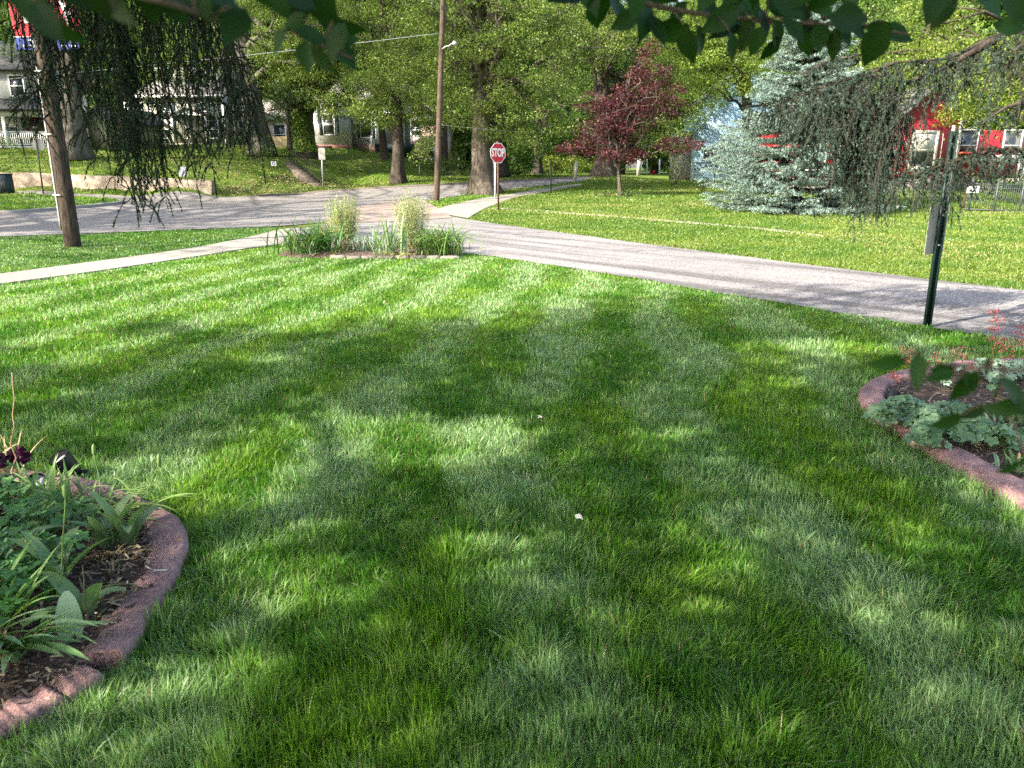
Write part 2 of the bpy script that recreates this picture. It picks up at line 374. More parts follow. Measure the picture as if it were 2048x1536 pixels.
# kerbs
def kerb(name, pts, w=.16, h=.13, n=90, mat=None):
    P = resample(hits(pts)[:, :2], n); T = np.gradient(P, axis=0); T /= np.linalg.norm(T, axis=1)[:, None]; Nn = np.c_[-T[:, 1], T[:, 0]]
    z = terr(P[:, 0], P[:, 1]); b = MB(); prof = [(-w/2, -.05), (-w/2, h*.8), (-w/2+.03, h), (w/2-.03, h), (w/2, h*.8), (w/2, -.05)]
    b.grid(np.stack([np.c_[P+Nn*a, z+c] for a, c in prof], 0)); return tag(b.build(name, mat or M['concrete']), kind='structure')
kerb('kerb', [(520,394),(600,388.5),(700,381.5),(800,375.5),(870,372),(950,367.3),(1050,362),(1150,357)], mat=plain('kerb_dark', (.16, .13, .11), .9, .3, 5, .3))
# island with the kerbed grass corner on the left
isl = [(-300,409),(0,431),(120,421),(200,415),(243,410),(249,406),(235,402),(170,399),(60,394),(20,391),(-300,392)]
IP = hits(isl)[:, :2]; IP = resample(np.vstack([IP, IP[:1]]), 90)
c0 = IP.mean(0); b = MB(); z = terr(IP[:, 0], IP[:, 1])
for a, zz in ((1.0, .0), (1.0, .11), (.99, .13), (.965, .13)): pass
rings = [np.c_[c0+(IP-c0)*s, z+h] for s, h in ((1.0, -.05), (1.0, .12), (.985, .14), (.97, .14))]
b.grid(np.stack(rings, 0)); tag(b.build('island_kerb', M['concrete']), kind='structure')
b = MB(); rr = [np.c_[c0+(IP-c0)*s, z+.12+(.03 if s < .9 else 0)] for s in (.972, .8, .5, .2, .01)]
b.grid(np.stack(rr, 0)); tag(b.build('island_turf', bpy.data.materials['turf_ground'], smooth=True), kind='structure')
ISL = c0+(IP-c0)*.965
# bed outlines
def smoothloop(pts, n): return resample(pts, n)
LC = hits([(-260,1560),(-60,1512),(60,1445),(185,1372)])[:, :2]
LC2 = hits([(203,1345),(270,1250),(318,1170),(340,1115),(325,1075),(288,1047),(240,1024),(190,1008),(120,990),(20,975),(-150,965)])[:, :2]
RC = hits([(2500,1250),(2180,1090),(2048,1012),(1950,955),(1850,895),(1772,845),(1738,810),(1745,785),(1785,768),(1840,754),(1940,741),(2048,734),(2300,728)])[:, :2]
LBED = np.vstack([LC, LC2, hits([(-600,1000),(-600,1600)])[:, :2]])
RBED = np.vstack([RC, hits([(2600,800)])[:, :2]])
CBED = hits([(552,512),(580,498),(700,489),(900,490),(935,500),(925,512),(760,517),(590,516)])[:, :2]
# mulch surfaces
def mulch(name, poly, lift, inner=None):
    c = poly.mean(0); P = resample(np.vstack([poly, poly[:1]]), 140)
    S = np.linspace(1, .02, 26); b = MB(); G = []
    for s in S:
        Q = c+(P-c)*s; h = lift*min(1, (1-s)*8)+.03*(fbm(Q[:, 0]*6, Q[:, 1]*6, 2)-.5)*(s < .97)
        G.append(np.c_[Q, h])
    b.grid(np.stack(G, 0)); return tag(b.build(name, M['mulch'], smooth=True), kind='structure')
mulch('mulch_bed', LBED, .05); mulch('mulch_bed', RBED, .05); mulch('mulch_bed', CBED, .07)
def chips(name, poly, n, label, z0=.055, sz=(.012, .05)):
    lo = poly.min(0); hi = poly.max(0); lo = np.maximum(lo, [-4.2, 1]); hi = np.minimum(hi, [6.5, 30])
    P = rng.uniform(lo, hi, (n*2, 2)); P = P[inpoly(P[:, 0], P[:, 1], poly)][:n]; n = len(P)
    L = rng.uniform(*sz, n)*rng.choice([1, 1, 1, 2.2], n); W = rng.uniform(.0015, .006, n); a = rng.uniform(0, 6.28, n); tl = rng.normal(0, .25, n)
    T = np.stack([np.cos(a)*np.cos(tl), np.sin(a)*np.cos(tl), np.sin(tl)], 1); S = np.stack([-np.sin(a), np.cos(a), rng.normal(0, .3, n)], 1)
    C = np.c_[P, z0+rng.uniform(0, .022, n)]
    V = np.stack([C-T*L[:, None]/2-S*W[:, None], C+T*L[:, None]/2-S*W[:, None]*.6, C+T*L[:, None]/2+S*W[:, None], C-T*L[:, None]/2+S*W[:, None]], 1)
    k = rng.random(n)[:, None]; col = np.where(k < .55, [[.07, .045, .032]], np.where(k < .85, [[.2, .14, .10]], [[.42, .33, .21]]))*rng.uniform(.7, 1.3, (n, 1))
    b = MB(); b.add(V.reshape(-1, 3), np.arange(n*4).reshape(-1, 4), np.repeat(col, 4, 0))
    return tag(b.build(name, M['chip']), label, 'mulch', kind='stuff')
chips('wood_chips', LBED, 9000, 'brown straw and bark chips in the left bed')
chips('wood_chips', RBED, 8000, 'brown straw and bark chips in the right bed')
# moulded kerb round the beds
def bedcurb(name, P, label, w=.172, h=.085, seg=None, group=None, n=90, outside=1):
    Q = resample(P, n); T = np.gradient(Q, axis=0); T /= np.linalg.norm(T, axis=1)[:, None]; Nn = np.c_[-T[:, 1], T[:, 0]]*outside
    prof = [(-.5, -.05), (-.5, .70), (-.45, .93), (-.36, 1.0), (0, .97), (.25, .88), (.42, .68), (.49, .40), (.5, -.05)]
    nk = np.arange(n); notch = 1-.24*sum(np.exp(-((nk-k0)/.7)**2) for k0 in range(14, n-4, 29))
    wob = (fbm(np.arange(n)*.22, np.zeros(n), 9, 3)-.5)
    G = []
    for a, c in prof:
        ed = (fbm(np.arange(n)*.3, np.full(n, a*4+3), 4, 3)-.5)
        G.append(np.c_[Q+Nn*(a*w*(1+.12*wob)+.018*ed)[:, None], h*c*(1+.25*wob)*notch+.020*ed])
    G = np.stack(G, 0); b = MB(); b.grid(G)
    for e in (0, -1):
        b.add(G[:, e], [list(range(len(prof)))] if e else [list(range(len(prof)))[::-1]])
    o = b.build(name, M['curb'], smooth=True); m = o.data
    return tag(o, label, 'garden edging', 'moulded pink concrete edging round the beds')
bedcurb('garden_edging', LC, 'short pink concrete edging piece in the bottom left corner under strap leaves', h=.08)
bedcurb('garden_edging', LC2, 'long curved pink concrete edging with a worm-like twig lying on it, round the left bed')
bedcurb('garden_edging', resample(RC, 200)[:78], 'pink concrete edging of the right bed with a reddish sunlit end by the lower leaves', w=.18, n=60)
bedcurb('garden_edging', resample(RC, 200)[79:], 'curved pink concrete edging round the tip of the right bed beside the spotlight', w=.18, n=110)
# ================================================================ grass
STR = {}
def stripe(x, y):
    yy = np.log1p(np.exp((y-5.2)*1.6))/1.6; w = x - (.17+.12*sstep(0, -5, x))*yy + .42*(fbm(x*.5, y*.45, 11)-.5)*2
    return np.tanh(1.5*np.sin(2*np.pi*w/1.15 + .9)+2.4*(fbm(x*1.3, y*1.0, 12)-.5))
def blades_mesh(b, P, H, W, laz, lean, faz, col, lev):
    n = len(P); Vs = []
    ld = np.stack([np.cos(laz), np.sin(laz), np.zeros(n)], 1); fd = np.stack([np.cos(faz), np.sin(faz), np.zeros(n)], 1)
    for t, ww in lev[:-1]:
        c = P+ld*(H*lean*t**1.6)[:, None]; c[:, 2] += H*t*np.sqrt(np.clip(1-.45*lean*t, .15, 1))
        Vs += [c-fd*(W*ww/2)[:, None], c+fd*(W*ww/2)[:, None]]
    c = P+ld*(H*lean)[:, None]; c[:, 2] += H*np.sqrt(np.clip(1-.55*lean, .1, 1)); Vs.append(c)
    V = np.stack(Vs, 1); k = V.shape[1]; base = np.arange(n)[:, None]*k
    F = []
    for i in range(len(lev)-2): F.append(base+np.array([[2*i, 2*i+1, 2*i+3, 2*i+2]]))
    i = len(lev)-2; T = base+np.array([[2*i, 2*i+1, 2*i+2]])
    g = np.repeat(col, k, 0)
    b.add(V.reshape(-1, 3), [np.concatenate(F).astype(int), T.astype(int)], g)
LV3 = [(0, 1.0), (.5, .85), (1, 0)]; LV4 = [(0, .9), (.35, 1.0), (.72, .75), (1, 0)]
def sample_polar(n, r0, r1, a0=-.78, a1=.78):
    r = np.exp(rng.uniform(np.log(r0), np.log(r1), n)); a = rng.uniform(a0, a1, n)
    return r*np.sin(a), r*np.cos(a)-0.0, r
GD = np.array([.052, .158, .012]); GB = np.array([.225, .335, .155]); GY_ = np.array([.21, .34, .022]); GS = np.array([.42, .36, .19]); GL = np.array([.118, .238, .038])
def front_lawn(n, r0, r1, name, label, lev, wf):
    x, y, r = sample_polar(n, r0, r1)
    ok = (y > .9) & ~inpoly(x, y, LAWNX)
    for p in NOGRASS: ok &= ~inpoly(x, y, p)
    def shr(p, s): return p
    ok &= ~inpoly(x, y, LBEDo) & ~inpoly(x, y, RBEDo) & ~inpoly(x, y, CBED)
    x, y, r = x[ok], y[ok], r[ok]; n = len(x)
    s = stripe(x, y); cl = fbm(x*3.2, y*3.2, 21); cl2 = fbm(x*1.1, y*1.1, 33); sw = fbm(x*1.7, y*1.7, 41, 2)
    # thin out between clumps close to the camera
    H = (.044+.03*cl)*rng.uniform(.45, 1.3, n)*np.where(r < 4.5, 1.15, 1.0)
    H *= np.clip(1.15-.02*r, .8, 1.2)
    cs = .17; ix = np.floor(x/cs); iy = np.floor(y/cs); cx = (ix+.2+.6*_hash(ix, iy, 5))*cs; cy = (iy+.2+.6*_hash(ix, iy, 6))*cs; out = np.arctan2(y-cy, x-cx); th = _hash(ix, iy, 7)
    H = H*(.78+.42*th*np.exp(-(np.hypot(x-cx, y-cy)/.085)**2)+.12*th)
    laz = np.where(s > 0, np.pi/2+.25, -np.pi/2+.3)+(sw-.5)*5.0+(fbm(x*5, y*5, 51, 2)-.5)*5+rng.normal(0, 1.2, n)
    lean = np.clip(.25+.25*np.abs(s)+rng.normal(0, .35, n)+.9*(cl2-.5), .02, 1.4)
    m_ = (rng.random(n) < .3) & (th > .35); laz = np.where(m_, out+rng.normal(0, .5, n), laz); lean = np.where(m_, np.clip(np.hypot(x-cx, y-cy)/.09+rng.normal(0, .15, n), .05, 1.3), lean)
    W = wf(r)*rng.uniform(.7, 1.3, n)
    q = (th-.5)*.35+(fbm(x*2.1, y*2.1, 61)-.5)*1.5+s*np.clip(.27+.03*r, .24, .5)+rng.normal(0, .22, n)+(fbm(x*9, y*9, 62, 2)-.5)*.9  # stripe term paints mowing sheen into the blade colour, beside random tone
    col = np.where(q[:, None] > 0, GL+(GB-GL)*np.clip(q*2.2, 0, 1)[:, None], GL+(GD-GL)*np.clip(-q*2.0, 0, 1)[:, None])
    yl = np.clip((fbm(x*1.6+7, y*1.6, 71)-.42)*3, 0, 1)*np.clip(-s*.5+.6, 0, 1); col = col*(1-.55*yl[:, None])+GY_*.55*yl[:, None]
    st = (rng.random(n) < .028+.05*(vnoise(x*2.3, y*2.3, 81) > .86)); col[st] = GS*rng.uniform(.5, 1, (st.sum(), 1))
    col = col*rng.uniform(.5, 1.5, (n, 1))
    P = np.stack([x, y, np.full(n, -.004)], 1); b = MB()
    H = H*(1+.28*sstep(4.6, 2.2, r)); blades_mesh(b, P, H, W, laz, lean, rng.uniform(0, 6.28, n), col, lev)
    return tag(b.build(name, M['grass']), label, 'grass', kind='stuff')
def grow(P, d):          # push outline outward from its centroid
    c = P.mean(0); v = P-c; return P+v/np.linalg.norm(v, axis=1)[:, None]*d
def offset_line(C, w, side):
    Q = resample(C, 60); T = np.gradient(Q, axis=0); T /= np.linalg.norm(T, axis=1)[:, None]; return Q+np.c_[-T[:, 1], T[:, 0]]*w*side
LBEDo = np.vstack([offset_line(np.vstack([LC, LC2]), .085, -1), hits([(-600,1000),(-600,1600)])[:, :2]])
RBEDo = np.vstack([offset_line(RC, .09, -1), hits([(2600,800)])[:, :2]])
LAWNX = hits([(560,488),(590,487),(930,490),(930,506),(1200,546),(1500,598),(1850,655),(2048,684),(2800,795),(2800,395),(-400,395),(-400,614),(0,571),(293,530)])[:, :2]
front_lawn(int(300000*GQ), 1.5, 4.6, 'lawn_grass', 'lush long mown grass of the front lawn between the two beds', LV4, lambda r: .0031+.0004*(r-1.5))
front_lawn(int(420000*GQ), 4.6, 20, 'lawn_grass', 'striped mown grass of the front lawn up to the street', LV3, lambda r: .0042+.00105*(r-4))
def far_grass(name, label, n, r0, r1, a0, a1, test, pal, hh=.06, wk=.0009, excl=True):
    x, y, r = sample_polar(n, r0, r1, a0, a1)
    ok = test(x, y)
    for p in (NOGRASS if excl else []): ok &= ~inpoly(x, y, p)
    x, y, r = x[ok], y[ok], r[ok]; n = len(x)
    z = terr(x, y); 
    isl_ = inpoly(x, y, ISL); z = z+np.where(isl_, .13, 0)
    H = hh*(.7+.6*fbm(x*1.5, y*1.5, 14))*rng.uniform(.6, 1.3, n)*np.clip(r/25, .9, 1.7); W = (.004+wk*r)*rng.uniform(.7, 1.3, n)
    g = fbm(x*.8, y*.8, 15); g2 = fbm(x*.35, y*.35+5, 16, 2)
    A, B, S = [np.array(c) for c in pal]
    col = A+(B-A)*np.clip((g-.5)*3+.5+rng.normal(0, .2, n), 0, 1)[:, None]
    st = rng.random(n) < np.clip((g2-.55)*1.5, .005, .3); col[st] = S
    col *= rng.uniform(.88, 1.12, (n, 1))
    b = MB(); blades_mesh(b, np.stack([x, y, z-.004], 1), H, W, rng.uniform(0, 6.28, n), rng.uniform(.1, 1, n), rng.uniform(0, 6.28, n), col, LV3)
    return tag(b.build(name, M['grass']), label, 'grass', kind='stuff')
sw_far = [(-400,595),(0,551),(180,527),(300,511),(410,494),(500,476),(556,461)]; rd_near = [(545,455),(400,459),(200,468),(0,474),(-400,500)]
VERGE = hits(sw_far+rd_near)[:, :2]
far_grass('verge_grass', 'mown green grass strip between sidewalk and main road round the leaning pole', int(110000*GQ), 9, 26, -.78, -.2, lambda x, y: inpoly(x, y, VERGE), ((.055, .14, .018), (.125, .215, .075), (.16, .24, .045)), .06)
SIDEF = hits([(935,438),(960,443),(1100,463),(1400,503),(1700,541),(2048,582),(2600,645)])[:, :2]
YARD = np.vstack([SIDEF, [[60, 14], [60, 110], [14, 110]], hits([(1170,362),(1120,379),(1060,390),(1010,402),(965,420)])[:, :2]])
far_grass('yard_grass', 'yellow green grass of the open yard across the side street', int(330000*GQ), 10, 75, -.1, .72, lambda x, y: inpoly(x, y, YARD), ((.075, .145, .015), (.145, .20, .032), (.27, .25, .09)), .06, .0011)
CORN = hits([(845,404),(905,394),(1000,381),(1100,370.5),(1160,363),(1160,368),(1100,376),(1030,386),(960,398),(905,410),(858,425)])[:, :2]
far_grass('corner_grass', 'green corner grass under the reddish utility pole and the big maple', 60000, 25, 90, -.2, .15, lambda x, y: inpoly(x, y, CORN), ((.08, .17, .015), (.17, .26, .03), (.26, .28, .08)), .06, .0011)
FARSIDE = np.vstack([hits(main_far)[:, :2], [[40, 150], [-100, 150], [-100, 50]]])
far_grass('bank_grass', 'patchy green and straw coloured grass on the raised bank below the houses', int(170000*GQ), 40, 120, -.72, .12, lambda x, y: inpoly(x, y, FARSIDE) , ((.065, .125, .012), (.17, .23, .03), (.32, .25, .13)), .06, .0011)
far_grass('island_grass', 'bright green grass inside the kerbed corner by the dark utility box', 26000, 24, 60, -.75, -.3, lambda x, y: inpoly(x, y, ISL), ((.08, .18, .015), (.17, .27, .03), (.2, .2, .07)), .07, .0011, False)

# ================================================================ foliage helpers
def unit(n):
    v = rng.normal(0, 1, (n, 3)); return v/np.linalg.norm(v, axis=1)[:, None]
def leaf_quads(b, P, L, W, nrm, col, droop=0):
    n = len(P); r = unit(n); r[:, 2] -= droop
    t = r-(r*nrm).sum(1)[:, None]*nrm; t /= np.linalg.norm(t, axis=1)[:, None]+1e-9; s = np.cross(nrm, t)
    L = np.broadcast_to(L, (n,))[:, None]; W = np.broadcast_to(W, (n,))[:, None]
    V = np.stack([P-t*L*.5, P-t*L*.05+s*W*.5+nrm*W*.08, P+t*L*.5, P-t*L*.05-s*W*.5+nrm*W*.08], 1)
    b.add(V.reshape(-1, 3), np.arange(n*4).reshape(-1, 4), np.repeat(col, 4, 0))
def palette(n, a, b_, jit=.25, extra=None, pe=0):
    t = rng.random((n, 1)); c = np.array(a)*(1-t)+np.array(b_)*t
    c = c*rng.uniform(1-jit, 1+jit, (n, 1))
    if extra is not None:
        m = rng.random(n) < pe; c[m] = extra
    return c
def curve_pts(a, b_, n=7, sag=0.0, wob=.05):
    a = np.asarray(a, float); b_ = np.asarray(b_, float); t = np.linspace(0, 1, n)[:, None]; L = np.linalg.norm(b_-a)
    P = a+(b_-a)*t; P[:, 2] += sag*L*4*(t*(1-t))[:, 0]; P[1:-1] += rng.normal(0, wob*L/3, (n-2, 3)); return P
def trunk_mesh(b, base, top, r0, r1, flare=1.5, n=12, bend=.04, seg=14):
    base = np.asarray(base, float); top = np.asarray(top, float); n_ = 16; t = np.linspace(0, 1, n_); h = np.linalg.norm(top-base)
    P = base+(top-base)*t[:, None]; w = rng.normal(0, bend*h/4, (n_, 2)); w = np.cumsum(w, 0)*.3; w -= w[0]; w -= np.outer(t, w[-1]); P[:, :2] += w
    r = r0+(r1-r0)*t+r0*(flare-1)*np.exp(-t*h/(r0*1.3))
    P = np.vstack([P[0]-[0, 0, .3], P]); r = np.append(r[0]*1.05, r)
    k0 = b.n; b.tube(P, r, seg)
    V = b.V[-1]; a = np.arctan2(V[:, 1]-np.repeat(P[:, 1], seg), V[:, 0]-np.repeat(P[:, 0], seg)); zz = V[:, 2]-base[2]
    bump_ = .07*np.sin(a*5+zz*.6)+.05*np.sin(a*9-zz*1.3)+.10*np.sin(a*4+1)*np.exp(-np.clip(zz, 0, 99)/(r0*1.2))
    C = np.repeat(P, seg, 0); b.V[-1] = C+(V-C)*(1+bump_[:, None])
    return P
def lobes_px(lobes):
    out = []
    for L in lobes:
        u, v, Y, ru, rv = L[:5]; c = at(u, v, Y); s = Y/FPX*1.03
        out.append((c, np.array([ru*s, min(ru*s, L[5] if len(L) > 5 else 4.5), rv*s])))
    return out
def make_crown(lobes, dens, leaf, pal, up=.35, clump=(.35, .8), droop=.3, extra=None, pe=0, shade=0, seed=None):
    """lobes: (centre, radii). returns MB and clump centres"""
    b = MB(); cents = []
    for c, rad in lobes:
        area = 4*np.pi*((rad[0]*rad[1])**1.6+(rad[0]*rad[2])**1.6+(rad[1]*rad[2])**1.6)**(1/1.6)/3**(1/1.6)
        nc = max(5, int(area*dens))
        d = unit(nc); rr = np.where(rng.random(nc) < .75, rng.uniform(.72, 1.06, nc), rng.uniform(.2, .75, nc))
        cc = c+d*rr[:, None]*rad; cents.append(cc)
        for k in range(nc):
            cr = rng.uniform(*clump); nl = int(leaf[2]*cr*cr/.3)
            dd = unit(nl); rr2 = rng.uniform(.3, 1.0, nl)**.5
            P = cc[k]+dd*(rr2*cr)[:, None]*[1.15, 1.15, .6]
            P[:, 2] -= droop*cr*np.abs(rng.normal(0, .6, nl))*(rng.random(nl) < .4)
            nr = dd*.5+unit(nl)*.8+[0, 0, up]; nr /= np.linalg.norm(nr, axis=1)[:, None]
            L = leaf[0]*rng.uniform(.65, 1.25, nl)
            tone = rng.uniform(.6, 1.35)
            leaf_quads(b, P, L, L*leaf[1], nr, palette(nl, pal[0], pal[1], .25, extra, pe)*tone, droop)
    return b, np.vstack(cents)
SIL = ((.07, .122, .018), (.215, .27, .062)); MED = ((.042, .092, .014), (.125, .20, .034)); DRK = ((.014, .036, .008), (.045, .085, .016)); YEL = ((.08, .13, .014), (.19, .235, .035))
def tree(name, label, base, top, r0, r1, lobes, dens_, leaf, pal, group=None, bark='bark', flare=1.5, limbs=16, cat='tree', **kw):
    base = np.asarray(base, float); root = empty(name, base, label, cat, group)
    tb = MB(); P = trunk_mesh(tb, base, top, r0, r1, flare)
    cb, cents = make_crown(lobes, dens_*(1.5 if dens_ < 2 else 1), leaf, pal, **kw)
    sel = rng.choice(len(cents), min(limbs, len(cents)), replace=False)
    for k in sel:
        i = rng.integers(len(P)//2, len(P)); a = P[i]; rr = r1*.55*rng.uniform(.5, 1)
        Q = curve_pts(a, cents[k], 9, .08, .12); tb.tube(Q, np.linspace(rr, .03, 9), 6)
        for _ in range(2):
            j = rng.integers(3, 8); e = cents[rng.integers(len(cents))]
            if np.linalg.norm(e-Q[j]) < 5: tb.tube(curve_pts(Q[j], e, 6, .05, .12), np.linspace(rr*.4, .02, 6), 5)
    child(tb, 'trunk', M[bark], root, True)
    child(cb, 'crown', M['leaf'], root)
    return root
bpy.context.view_layer.update()
def child(b, name, mat, root, smooth=False):
    """mesh in world coordinates stored relative to an unrotated root"""
    o = b.build(name, mat, root, smooth, np.array(root.location)); o.location = (0, 0, 0); return o
def litter(name, label, pts, n, dark=.1):
    poly = hits(pts)[:, :2]; lo = poly.min(0); hi = poly.max(0); P = rng.uniform(lo, hi, (n*3, 2)); P = P[inpoly(P[:, 0], P[:, 1], poly)][:n]; n = len(P)
    b = MB(); z = terr(P[:, 0], P[:, 1])+.05; nr = rng.normal(0, .35, (n, 3))+[0, 0, 1]; nr /= np.linalg.norm(nr, axis=1)[:, None]; r = unit(n); t = r-(r*nr).sum(1)[:, None]*nr; t /= np.linalg.norm(t, axis=1)[:, None]; s_ = np.cross(nr, t); L = rng.uniform(.03, .09, (n, 1))
    C = np.c_[P, z]; V = np.stack([C-t*L, C+s_*L*.5, C+t*L, C-s_*L*.5], 1); k = rng.random(n)[:, None]; col = np.where(k < .5, [[.20, .13, .08]], [[.36, .28, .18]])*rng.uniform(.6, 1.3, (n, 1))
    b.add(V.reshape(-1, 3), np.arange(n*4).reshape(-1, 4), np.repeat(col, 4, 0)); return tag(b.build(name, M['chip']), label, 'leaf litter', kind='stuff')
litter('leaf_litter', 'dry brown leaf litter on the bank between retaining wall and steps', [(432,374),(500,362),(600,352),(668,360),(700,374),(600,385),(520,390),(432,388)], 2600)

# ================================================================ background trees
LB = (.145, .5, 92*TQ)   # leaf length, width ratio, per clump
tree('maple_tree', 'huge rough trunk between the leaning pole and the porch house', at(152, 311, 52), at(138, 60, 54), .72, .5,
     lobes_px([(190,10,54,110,70), (90,-40,50,120,80), (230,110,58,60,70), (30,60,62,60,90), (270,190,64,50,45), (20,170,62,40,40)]), .5, LB, MED, 'big trees along the streets', 'bark_grey', 1.35)
tree('maple_tree', 'thick leaning grey trunk with leafy sprouts at its foot, left of the ivy clad one', at(520, 303, 62), at(482, 40, 62), .85, .6,
     lobes_px([(520,20,63,90,60), (600,70,60,90,80), (440,60,66,70,70), (560,150,62,60,60), (640,160,62,70,60), (400,110,62,60,60), (330,150,62,45,50)]), .55, LB, SIL, 'big trees along the streets', 'bark_grey', 1.3)
iv = tree('maple_tree', 'forked trunk wrapped in ivy before the grey house', at(612, 308, 64), at(614, 170, 64), .62, .5,
     lobes_px([(610,110,62,80,55), (700,60,62,80,90), (650,200,60,45,30), (560,190,66,40,45)]), .6, LB, SIL, 'big trees along the streets', 'bark_grey', 1.3)
b = MB(); n = int(5000*TQ); t = rng.random(n); a = rng.uniform(0, 6.28, n); p0 = at(606, 305, 63.6); r = (.75+.8*np.exp(-t*6))*rng.uniform(.8, 1.15, n)
P = np.stack([p0[0]+r*np.cos(a)-.1*t, p0[1]+r*np.sin(a), p0[2]+t*3.3], 1); leaf_quads(b, P, .16, .11, (lambda q: q/np.linalg.norm(q, axis=1)[:, None])(np.c_[np.cos(a), np.sin(a), .5+0*a]+.6*unit(n)), palette(n, (.09,.16,.015), (.2,.28,.04)))
child(b, 'ivy', M['leaf'], iv)
tree('young_tree', 'thin dark trunk in front of the picket-topped plank fence', at(579, 292, 60), at(572, 200, 60), .17, .1, lobes_px([(570,205,60,45,35)]), .8, LB, DRK, 'big trees along the streets', 'bark_dark', 1.2)
tree('maple_tree', 'slim dark leaning trunk at the right corner of the grey house', at(770, 318, 66), at(750, 120, 66), .32, .22,
     lobes_px([(740,30,64,100,80), (790,150,66,60,60), (700,190,64,45,40), (740,240,62,30,25)]), .55, LB, SIL, 'big trees along the streets', 'bark_dark', 1.3)
tree('maple_tree', 'straight dark trunk on the far verge just left of the reddish utility pole', at(796, 364, 52), at(790, 110, 53), .42, .26,
     lobes_px([(800,180,52,95,70), (745,215,52,45,32), (860,235,52,45,40), (800,80,54,100,70), (845,290,50,22,20), (800,-90,54,130,90)]), .75, LB, SIL, 'big trees along the streets', 'bark_dark', 1.35, limbs=24)
tree('maple_tree', 'largest maple, on the corner grass directly behind the stop sign', at(967, 387, 46), at(958, 60, 46.5), .62, .4,
     lobes_px([(940,20,46,150,80), (1040,120,46,120,95), (930,170,46,85,70), (1080,220,45,75,60), (1000,250,46,60,30), (1160,90,47,70,60), (860,90,47,80,70), (950,-150,47,200,110), (1120,-120,48,120,90)]), .62, (.135,.5,96*TQ), SIL, 'big trees along the streets', 'bark', 1.75, limbs=40)
tree('maple_tree', 'dark trunk right behind the stop sign on the far roadside', at(1004, 347, 74), at(1000, 150, 74), .55, .35, lobes_px([(1000,190,74,90,80), (1060,280,76,45,40)]), .4, (.22,.55,40*TQ), MED, 'big trees along the streets', 'bark_dark', 1.3)
tree('maple_tree', 'dark trunk in front of the clipped hedge, beyond the reddish utility pole', at(888, 335, 68), at(888, 180, 68), .35, .25, lobes_px([(890,180,70,80,80)]), .4, (.22,.55,40*TQ), MED, 'big trees along the streets', 'bark_dark', 1.3)
tree('maple_tree', 'narrow dark trunk on the far roadside left of the thin black pole', at(1074, 348, 82), at(1080, 180, 82), .45, .3, lobes_px([(1085,220,84,80,70), (1150,190,90,70,90)]), .4, (.24,.55,40*TQ), MED, 'big trees along the streets', 'bark_dark', 1.4)
tree('maple_tree', 'broad flared trunk behind the red leaved tree', at(1207, 354, 62), at(1200, 60, 62), .62, .45,
     lobes_px([(1200,30,60,110,80), (1300,90,62,110,80), (1380,190,62,85,60), (1330,270,62,65,35), (1120,40,62,80,60), (1230,-110,62,160,90)]), .5, (.15,.5,84*TQ), SIL, 'big trees along the streets', 'bark', 1.9, limbs=30)
tree('maple_tree', 'broad light green crown left of the blue spruce, above the pale blue house', at(1500, 372, 54), at(1490, 80, 54), .4, .28,
     lobes_px([(1440,110,52,110,85), (1400,40,54,110,70), (1515,150,52,60,40), (1480,20,56,90,60)]), .6, (.135,.5,96*TQ), ((.08,.14,.012), (.20,.27,.04)), 'big trees along the streets', 'bark_dark', 1.4, limbs=30)
tree('ash_tree', 'yellow green drooping foliage over the red house at the right edge', at(2150, 400, 38), at(2130, 60, 38), .4, .25,
     lobes_px([(1960,150,34,95,80), (2060,100,34,100,90), (1850,90,38,90,80), (1800,140,42,70,55), (2020,220,33,60,25)]), .8, (.14,.42,90*TQ), YEL, 'big trees along the streets', 'bark_dark', 1.4, droop=.8, limbs=30)
tree('maple_tree', 'tall crown behind the top of the blue spruce', at(1720, 366, 66), at(1720, 60, 66), .5, .3,
     lobes_px([(1660,40,66,120,90), (1800,20,60,120,80), (1560,90,66,70,90)]), .45, (.2,.5,44*TQ), MED, 'big trees along the streets', 'bark_dark', 1.4)
# distant tree line: each tree its own crown, a few meshes shared
protos = []
for k in range(3):
    c = np.array([0, 0, 8.0])
    lb = [(c+np.array([rng.uniform(-3, 3), rng.uniform(-2, 2), rng.uniform(-4, 5)]), np.array([4.2, 3.5, 4.0])*rng.uniform(.8, 1.2)) for _ in range(4)]+[(np.array([0, 0, 2.8]), np.array([4.5, 3, 2.6]))]
    tb = MB(); trunk_mesh(tb, (0, 0, 0), (0, 0, 9), .5, .2, 1.3)
    cb, _ = make_crown(lb, .30, (.42, .6, 24*TQ), MED if k else SIL, clump=(.7, 1.4))
    protos.append((tb, cb))
made = {}
far_t = [(-120,90,300,1.2,0),(330,96,295,1.1,0),(30,100,290,1.2,1),(250,88,285,1.0,2),(360,92,284,1.25,0),(470,88,295,1.1,1),(560,100,300,1.2,2),(660,105,300,1.2,0),(700,92,300,1.25,2),(760,96,305,1.2,1),(850,90,320,1.1,0),(930,100,330,1.2,1),
         (1010,98,335,1.15,2),(1090,120,340,1.2,0),(1160,128,342,1.3,1),(1240,140,343,1.3,2),(1310,150,344,1.4,0),(1400,120,350,1.3,1),(1480,100,352,1.2,2),(1570,95,355,1.2,0),(1680,90,356,1.2,1),(1800,84,360,1.2,2),(1920,75,368,1.1,0),(2040,70,372,1.1,1),(2160,64,375,1.1,2),
         (600,135,310,1.9,1),(900,150,320,2,2),(1120,170,338,2,0),(1500,150,345,1.9,1),(1850,130,350,1.8,2),(250,140,290,1.9,0),(1300,200,344,2.0,2)]
